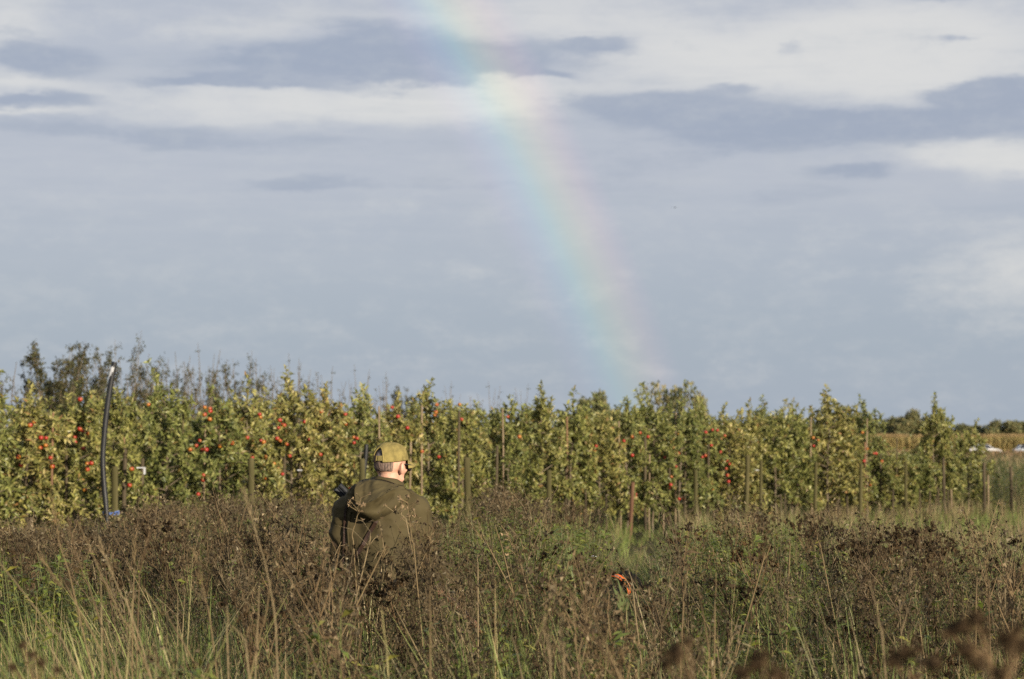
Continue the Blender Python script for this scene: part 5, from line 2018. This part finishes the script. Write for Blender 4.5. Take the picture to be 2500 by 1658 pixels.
# glasses
gl = MB()
for sx in (-1, 1):
    gl.tube([hp(sx * .083, -.005, 1.632), hp(sx * .080, .045, 1.634), hp(sx * .066, .098, 1.632)], .0028, (1, 1, 1), 6)
    gl.tube([hp(sx * .038 + .028 * math.cos(t), .104 - .012 * abs(math.cos(t)), 1.620 + .019 * math.sin(t)) for t in np.linspace(0, 2 * math.pi, 20)], .0022, (1, 1, 1), 5)
gl.tube([hp(-.012, .108, 1.626), hp(0, .112, 1.629), hp(.012, .108, 1.626)], .0022, (1, 1, 1), 5)
go = link('glasses', gl.mesh('glasses', M_black, True), man)
for sx in (-1, 1):
    ln = MB()
    n = 16
    V = [hp(sx * .038, .105, 1.620)] + [hp(sx * .038 + .027 * math.cos(t), .103 - .012 * abs(math.cos(t)), 1.620 + .018 * math.sin(t)) for t in np.linspace(0, 2 * math.pi, n, endpoint=False)]
    V += [v - (hp(0, .003, 1.62) - hp(0, 0, 1.62)) for v in V]
    F = []
    for j in range(n):
        a, c = 1 + j, 1 + (j + 1) % n
        F += [(0, a, c), (n + 1, n + 1 + c, n + 1 + a), (a, n + 1 + a, n + 1 + c), (a, n + 1 + c, c)]
    ln.add(V, F, (1, 1, 1))
    link('lens', ln.mesh('lens', M_lens, True), go)

# shotgun carried across the chest, its sling over the back
gun = empty('shotgun', (MX + G1[0], MY + G1[1], G1[2]), 'double barrelled shotgun carried by the man, muzzles over his shoulder', 'shotgun')
o0 = G1
side = np.cross(gd, (0, 1, 0))
side /= np.linalg.norm(side)
nor = np.cross(side, gd)
for s_ in (-1, 1):
    mb = MB()
    pts = [G0 + side * .0165 * s_ - o0, G0 + side * .0155 * s_ + gd * .35 - o0, G0 + side * .0145 * s_ + gd * .72 - o0]
    mb.tube(pts, [.0135, .0140, .0160], (1, 1, 1), 14)
    mb.tube([pts[0], pts[0] - gd * .0005, pts[0] + gd * .05], [.0135, .0100, .0100], (1, 1, 1), 14)
    link('barrel', mb.mesh('barrel', M_steel, True), gun)
mb = MB()
mb.tube([G0 + nor * -.011 - o0, G0 + gd * .7 + nor * -.012 - o0], [.004, .005], (1, 1, 1), 6, True)
link('rib', mb.mesh('rib', M_steel, True), gun)
mb = MB()
loft(mb, [(G0 + gd * t - o0 + nor * .008, a, b_, side, nor) for t, a, b_ in ((.36, .006, .006), (.38, .026, .022), (.5, .028, .024), (.68, .026, .024), (.70, .02, .02))], 14)
link('fore_end', mb.mesh('fore_end', M_wood, True), gun)
mb = MB()
loft(mb, [(G0 + gd * t - o0, a, b_, side, nor) for t, a, b_ in ((.70, .022, .026), (.72, .025, .03), (.79, .025, .03), (.82, .018, .022))], 14)
link('receiver', mb.mesh('receiver', M_steel, True), gun)
mb = MB()
loft(mb, [(G0 + gd * t - o0 + nor * dz, a, b_, side, nor) for t, a, b_, dz in ((.81, .016, .02, .0), (.86, .018, .022, .012), (.93, .02, .03, .02), (1.02, .022, .048, .035), (1.14, .022, .062, .045), (1.16, .018, .058, .046))], 16)
link('stock', mb.mesh('stock', M_wood, True), gun)


def strap_mesh(name, pts_xz, w, m, gunspace=True):
    mb = MB()
    xz = np.array(pts_xz)
    t = np.linspace(0, len(xz) - 1, 26)
    xs, zs = np.interp(t, np.arange(len(xz)), xz[:, 0]), np.interp(t, np.arange(len(xz)), xz[:, 1])
    c = np.array([on_back(x, z, .007) for x, z in zip(xs, zs)])
    for _ in range(2):
        c[1:-1, 1] = np.minimum(c[1:-1, 1], (c[:-2, 1] + c[2:, 1]) / 2)
    tan = nrmv(np.gradient(c, axis=0))
    sd = nrmv(np.cross(tan, np.array((0, 1., 0))))
    V, F = [], []
    for i in range(len(c)):
        for a, b_ in ((-1, 0), (1, 0), (1, 1), (-1, 1)):
            V.append(c[i] + sd[i] * w / 2 * a + np.array((0, .006, 0)) * b_)
    for i in range(len(c) - 1):
        for j in range(4):
            p, q = i * 4 + j, i * 4 + (j + 1) % 4
            F += [(p, q, q + 4), (p, q + 4, p + 4)]
    V = np.array(V) - (o0 if gunspace else 0)
    mb.add(V, F, (1, 1, 1))
    return mb.mesh(name, m)


kx = lambda px, py: ((px - 930) / 451.2, CAM_H + (1080 - py) / 451.2)
# raised seams of the jacket: raglan seams and the middle of the back
for pts in ([kx(992, 1212), kx(1003, 1240), kx(1008, 1275), kx(1002, 1310), kx(996, 1345), kx(992, 1400)], [kx(868, 1225), kx(858, 1255), kx(853, 1290), kx(856, 1330), kx(860, 1380)]):
    link('seam', strap_mesh('seam', pts, .007, M_jacket, False), jo)
link('sling', strap_mesh('sling', [kx(930, 1255), kx(918, 1280), kx(902, 1305), kx(893, 1325), kx(880, 1345), kx(862, 1380), kx(850, 1410)], .020, M_leather), gun)
link('sling', strap_mesh('sling', [kx(852, 1215), kx(846, 1250), kx(845, 1280), kx(843, 1330), kx(840, 1400)], .012, M_leather), gun)

# ------------------------------------------------------------------ the dog
M_fur = mat('black_fur', (.004, .0035, .0035), (.009, .007, .006), 40, .85, .12, .6, 120)
M_collar = mat('orange_collar', (.85, .16, .02), (.75, .12, .015), 20, .5, .4)
DX, DY = P(1510, 1080, 17.4).x, 17.4
DZ = P(1510, 1431, 17.4).z
dog = empty('dog', (DX, DY, 0), 'black dog with orange collar half hidden in the weeds', 'dog')
DN = np.array((.62, .60, .50))
DN = DN / np.linalg.norm(DN)
DC = np.array((0, 0, DZ))


def dog_body():
    """standing, rump towards the camera and left, neck raised, head turned away to the right"""
    d = MB()
    n0, n1 = DC - DN * .17, DC + DN * .09
    ax = np.array((.42, .90, 0))
    ax /= np.linalg.norm(ax)
    sd = np.array((ax[1], -ax[0], 0))
    o = np.array((n0[0], n0[1], 0)) - ax * .05
    k = (DZ - .09) / .57
    at = lambda l, s_, z: o + ax * l + sd * s_ + np.array((0, 0, z * k))
    loft(d, [(at(l, 0, z), a, b, tuple(sd), ZA) for l, z, a, b in ((-.66, .49, .04, .05), (-.62, .49, .09, .10), (-.48, .48, .105, .12), (-.30, .46, .10, .115), (-.10, .44, .12, .15), (.03, .45, .115, .15), (.11, .47, .08, .11), (.16, .48, .04, .05))], 18)
    limb(d, [tuple(n0), tuple((n0 + n1) / 2), tuple(n1)], [.100, .084, .070], 16)
    hc = DC + np.array((.095, .115, .012))
    f = np.array((.66, .72, -.22))
    f /= np.linalg.norm(f)
    rt = np.cross(f, (0, 0, 1.))
    rt /= np.linalg.norm(rt)
    u = np.cross(rt, f)
    for c, s_ in ((hc, (.078, .080, .074)), (hc + f * .05 - u * .01, (.062, .06, .06)), (hc + f * .11 - u * .024, (.045, .05, .042)), (hc + f * .16 - u * .03, (.036, .035, .034)), (hc + f * .19 - u * .02, (.018, .016, .014))):
        q = MB()
        q.ball((0, 0, 0), 1, (1, 1, 1), 16, 10, s_)
        V, F, C = q.arrays()
        d.add(V[:, :1] * rt + V[:, 1:2] * f + V[:, 2:] * u + c, F, C)
    for sg in (-1, 1):                                        # hanging ears
        loft(d, [(hc + rt * sg * a + f * b + u * c, w, t, tuple(f), tuple(rt)) for a, b, c, w, t in ((.058, -.005, .048, .02, .012), (.080, -.005, .02, .038, .011), (.087, .0, -.02, .040, .010), (.083, .005, -.055, .028, .009), (.078, .008, -.074, .011, .007))], 12)
    for sg in (-1, 1):
        limb(d, [tuple(at(.02, sg * .075, .42)), tuple(at(-.03, sg * .08, .28)), tuple(at(.0, sg * .08, .14)), tuple(at(.0, sg * .08, .035)), tuple(at(.05, sg * .08, .025))], [.06, .038, .028, .024, .028], 10)
        limb(d, [tuple(at(-.53, sg * .07, .44)), tuple(at(-.46, sg * .085, .30)), tuple(at(-.61, sg * .08, .17)), tuple(at(-.59, sg * .08, .035)), tuple(at(-.54, sg * .08, .025))], [.085, .055, .030, .024, .028], 10)
    limb(d, [tuple(at(-.63, 0, .53)), tuple(at(-.77, 0, .48)), tuple(at(-.87, .02, .44)), tuple(at(-.95, .03, .43))], [.034, .026, .019, .009], 10)
    return fuse(d, 'body', .010, M_fur, 3, lambda p: .005 * noise.noise(Vector((p.x * 60, p.y * 60, p.z * 30))))


link('body', dog_body(), dog)
ua = np.array((0, 0, 1.)) - DN * DN[2]
ua /= np.linalg.norm(ua)
ub = np.cross(DN, ua)


def band(h0, h1, r_in, r_out):
    mb = MB()
    V, F = [], []
    n = 40
    for i in range(n):
        t = 2 * math.pi * i / n
        for h, r_ in ((h0, r_in), (h0, r_out), (h1, r_out - .002), (h1, r_in - .002)):
            V.append(DC + DN * h + (ua * math.cos(t) + ub * math.sin(t)) * r_)
    for i in range(n):
        for j in range(4):
            p, q = i * 4 + j, i * 4 + (j + 1) % 4
            p2, q2 = ((i + 1) % n) * 4 + j, ((i + 1) % n) * 4 + (j + 1) % 4
            F += [(p, q, q2), (p, q2, p2)]
    mb.add(V, F, (1, 1, 1))
    return mb


col_o = link('collar', band(-.022, .016, .097, .103).mesh('collar', M_collar, True), dog)
link('reflective_strip', band(-.015, -.001, .1015, .1045).mesh('reflective_strip', mat('grey_strip', (.16, .14, .13), None, 8, .5, .4), True), col_o)


# ------------------------------------------------------------------ parked cars
def car(px0, px1, Y, paint, label, dark_roof=False):
    x0, x1 = P(px0, 1080, Y).x, P(px1, 1080, Y).x
    L = 4.3
    root = empty('parked_car', ((x0 + x1) / 2, Y, 0), label, 'car', 'cars parked along the maize field')
    mb = MB()
    W = .86
    # lower body stations: x, bottom, shoulder height, half width
    st = [(-2.15, .42, .70, .70), (-2.08, .30, .88, .80), (-1.6, .24, .93, .86), (-.6, .22, .95, .87), (.5, .22, .95, .87), (1.1, .22, .93, .86), (1.75, .24, .86, .84), (2.05, .30, .74, .76), (2.15, .40, .60, .66)]
    rings = []
    for x, b, t, w in st:
        h = t - b
        rings.append([(x, -w * .96, b), (x, -w, b + h * .35), (x, -w * .985, b + h * .72), (x, -w * .88, t), (x, w * .88, t), (x, w * .985, b + h * .72), (x, w, b + h * .35), (x, w * .96, b)])
    V = [p for r_ in rings for p in r_]
    F = []
    for i in range(len(st) - 1):
        for j in range(8):
            p, q = i * 8 + j, i * 8 + (j + 1) % 8
            F += [(p, q, q + 8), (p, q + 8, p + 8)]
    for j in range(1, 7):
        F += [(0, j, j + 1), ((len(st) - 1) * 8, (len(st) - 1) * 8 + j + 1, (len(st) - 1) * 8 + j)]
    mb.add(V, F, (1, 1, 1))
    link('body', mb.mesh('body', paint), root)
    # glasshouse and roof
    def ring(x, z, w):
        return [(x, -w, z), (x, w, z)]
    g = MB()
    low = [(-1.75, .93, .78), (-.9, .95, .80), (.2, .95, .80), (1.15, .93, .78)]
    top = [(-1.35, 1.38, .60), (-.8, 1.43, .62), (0, 1.43, .62), (.45, 1.40, .60)]
    V, F = [], []
    for (a, za, wa), (b, zb, wb) in zip(low, top):
        V += [(a, -wa, za), (b, -wb, zb), (b, wb, zb), (a, wa, za)]
    for i in range(3):
        for j in range(3):
            p = i * 4 + j
            F += [(p, p + 1, p + 5), (p, p + 5, p + 4)]
    F += [(0, 2, 1), (0, 3, 2), (12, 13, 14), (12, 14, 15)]
    g.add(V, F, (1, 1, 1))
    link('window', g.mesh('window', M_lens), root)
    rf = MB()
    V, F = [], []
    for (b, zb, wb) in top:
        V += [(b, -wb - .01, zb + .005), (b, -wb * .8, zb + .05), (b, wb * .8, zb + .05), (b, wb + .01, zb + .005)]
    for i in range(3):
        for j in range(3):
            p = i * 4 + j
            F += [(p, p + 1, p + 5), (p, p + 5, p + 4)]
    rf.add(V, F, (1, 1, 1))
    rp = paint if not dark_roof else M_black
    link('roof', rf.mesh('roof', rp, True), root)
    for xa, xb in ((-1.62, -1.28), (-.55, -.42), (.98, .40)):
        for sg in (-1, 1):
            pl = MB()
            pl.tube([(xa, sg * .80, .93), (xb, sg * .632, 1.41)], [.05, .045], (1, 1, 1), 6, True)
            link('pillar', pl.mesh('pillar', paint), root)
    for x in (-1.32, 1.35):
        for sg in (-1, 1):
            w = MB()
            w.tube([(x, sg * .68, .32), (x, sg * .885, .32)], [.32, .32], (1, 1, 1), 20, True)
            wo = link('wheel', w.mesh('wheel', M_black), root)
            rm = MB()
            rm.tube([(x, sg * .86, .32), (x, sg * .893, .32)], [.2, .2], (1, 1, 1), 14, True)
            link('rim', rm.mesh('rim', M_steel), wo)
            hl = MB()
            hl.ball((1.98 if x > 0 else -2.08, sg * .62, .70 if x > 0 else .78), .11, (1, 1, 1), 10, 6, (.7, 1, .6))
            link('headlight' if x > 0 else 'tail_light', hl.mesh('lamp', M_white if x > 0 else M_collar, True), root)


M_wcar = mat('white_paint', (.62, .63, .65), None, 8, .3, .5)
M_scar = mat('silver_paint', (.42, .46, .52), None, 8, .3, .5, metal=.3)
car(2365, 2442, 308, M_wcar, 'white car partly hidden by the last apple tree')
car(2474, 2553, 308, M_scar, 'silver grey car with dark windows cut off by the photo edge', True)

# ------------------------------------------------------------------ a bird far up
bd = empty('bird', P(1648, 507, 170), 'tiny dark bird gliding in the grey sky beside the rainbow', 'bird')
mb = MB()
loft(mb, [((x, 0, z), a, a, YA, ZA) for x, z, a in ((-.16, 0, .008), (-.10, 0, .02), (0, 0, .035), (.08, .005, .03), (.12, .01, .022), (.15, .008, .006))], 10)
link('body', mb.mesh('body', M_fur, True), bd)
for sg in (-1, 1):
    mb = MB()
    mb.leaves(np.array([(.02, sg * .02, .02)]), np.array([(-.1, sg, .18)]), np.array([(0, 0, 1.)]), .34, .10, .25, .1, (1, 1, 1))
    link('wing', mb.mesh('wing', M_fur), bd)
bd.rotation_euler = (0, 0, R(68))
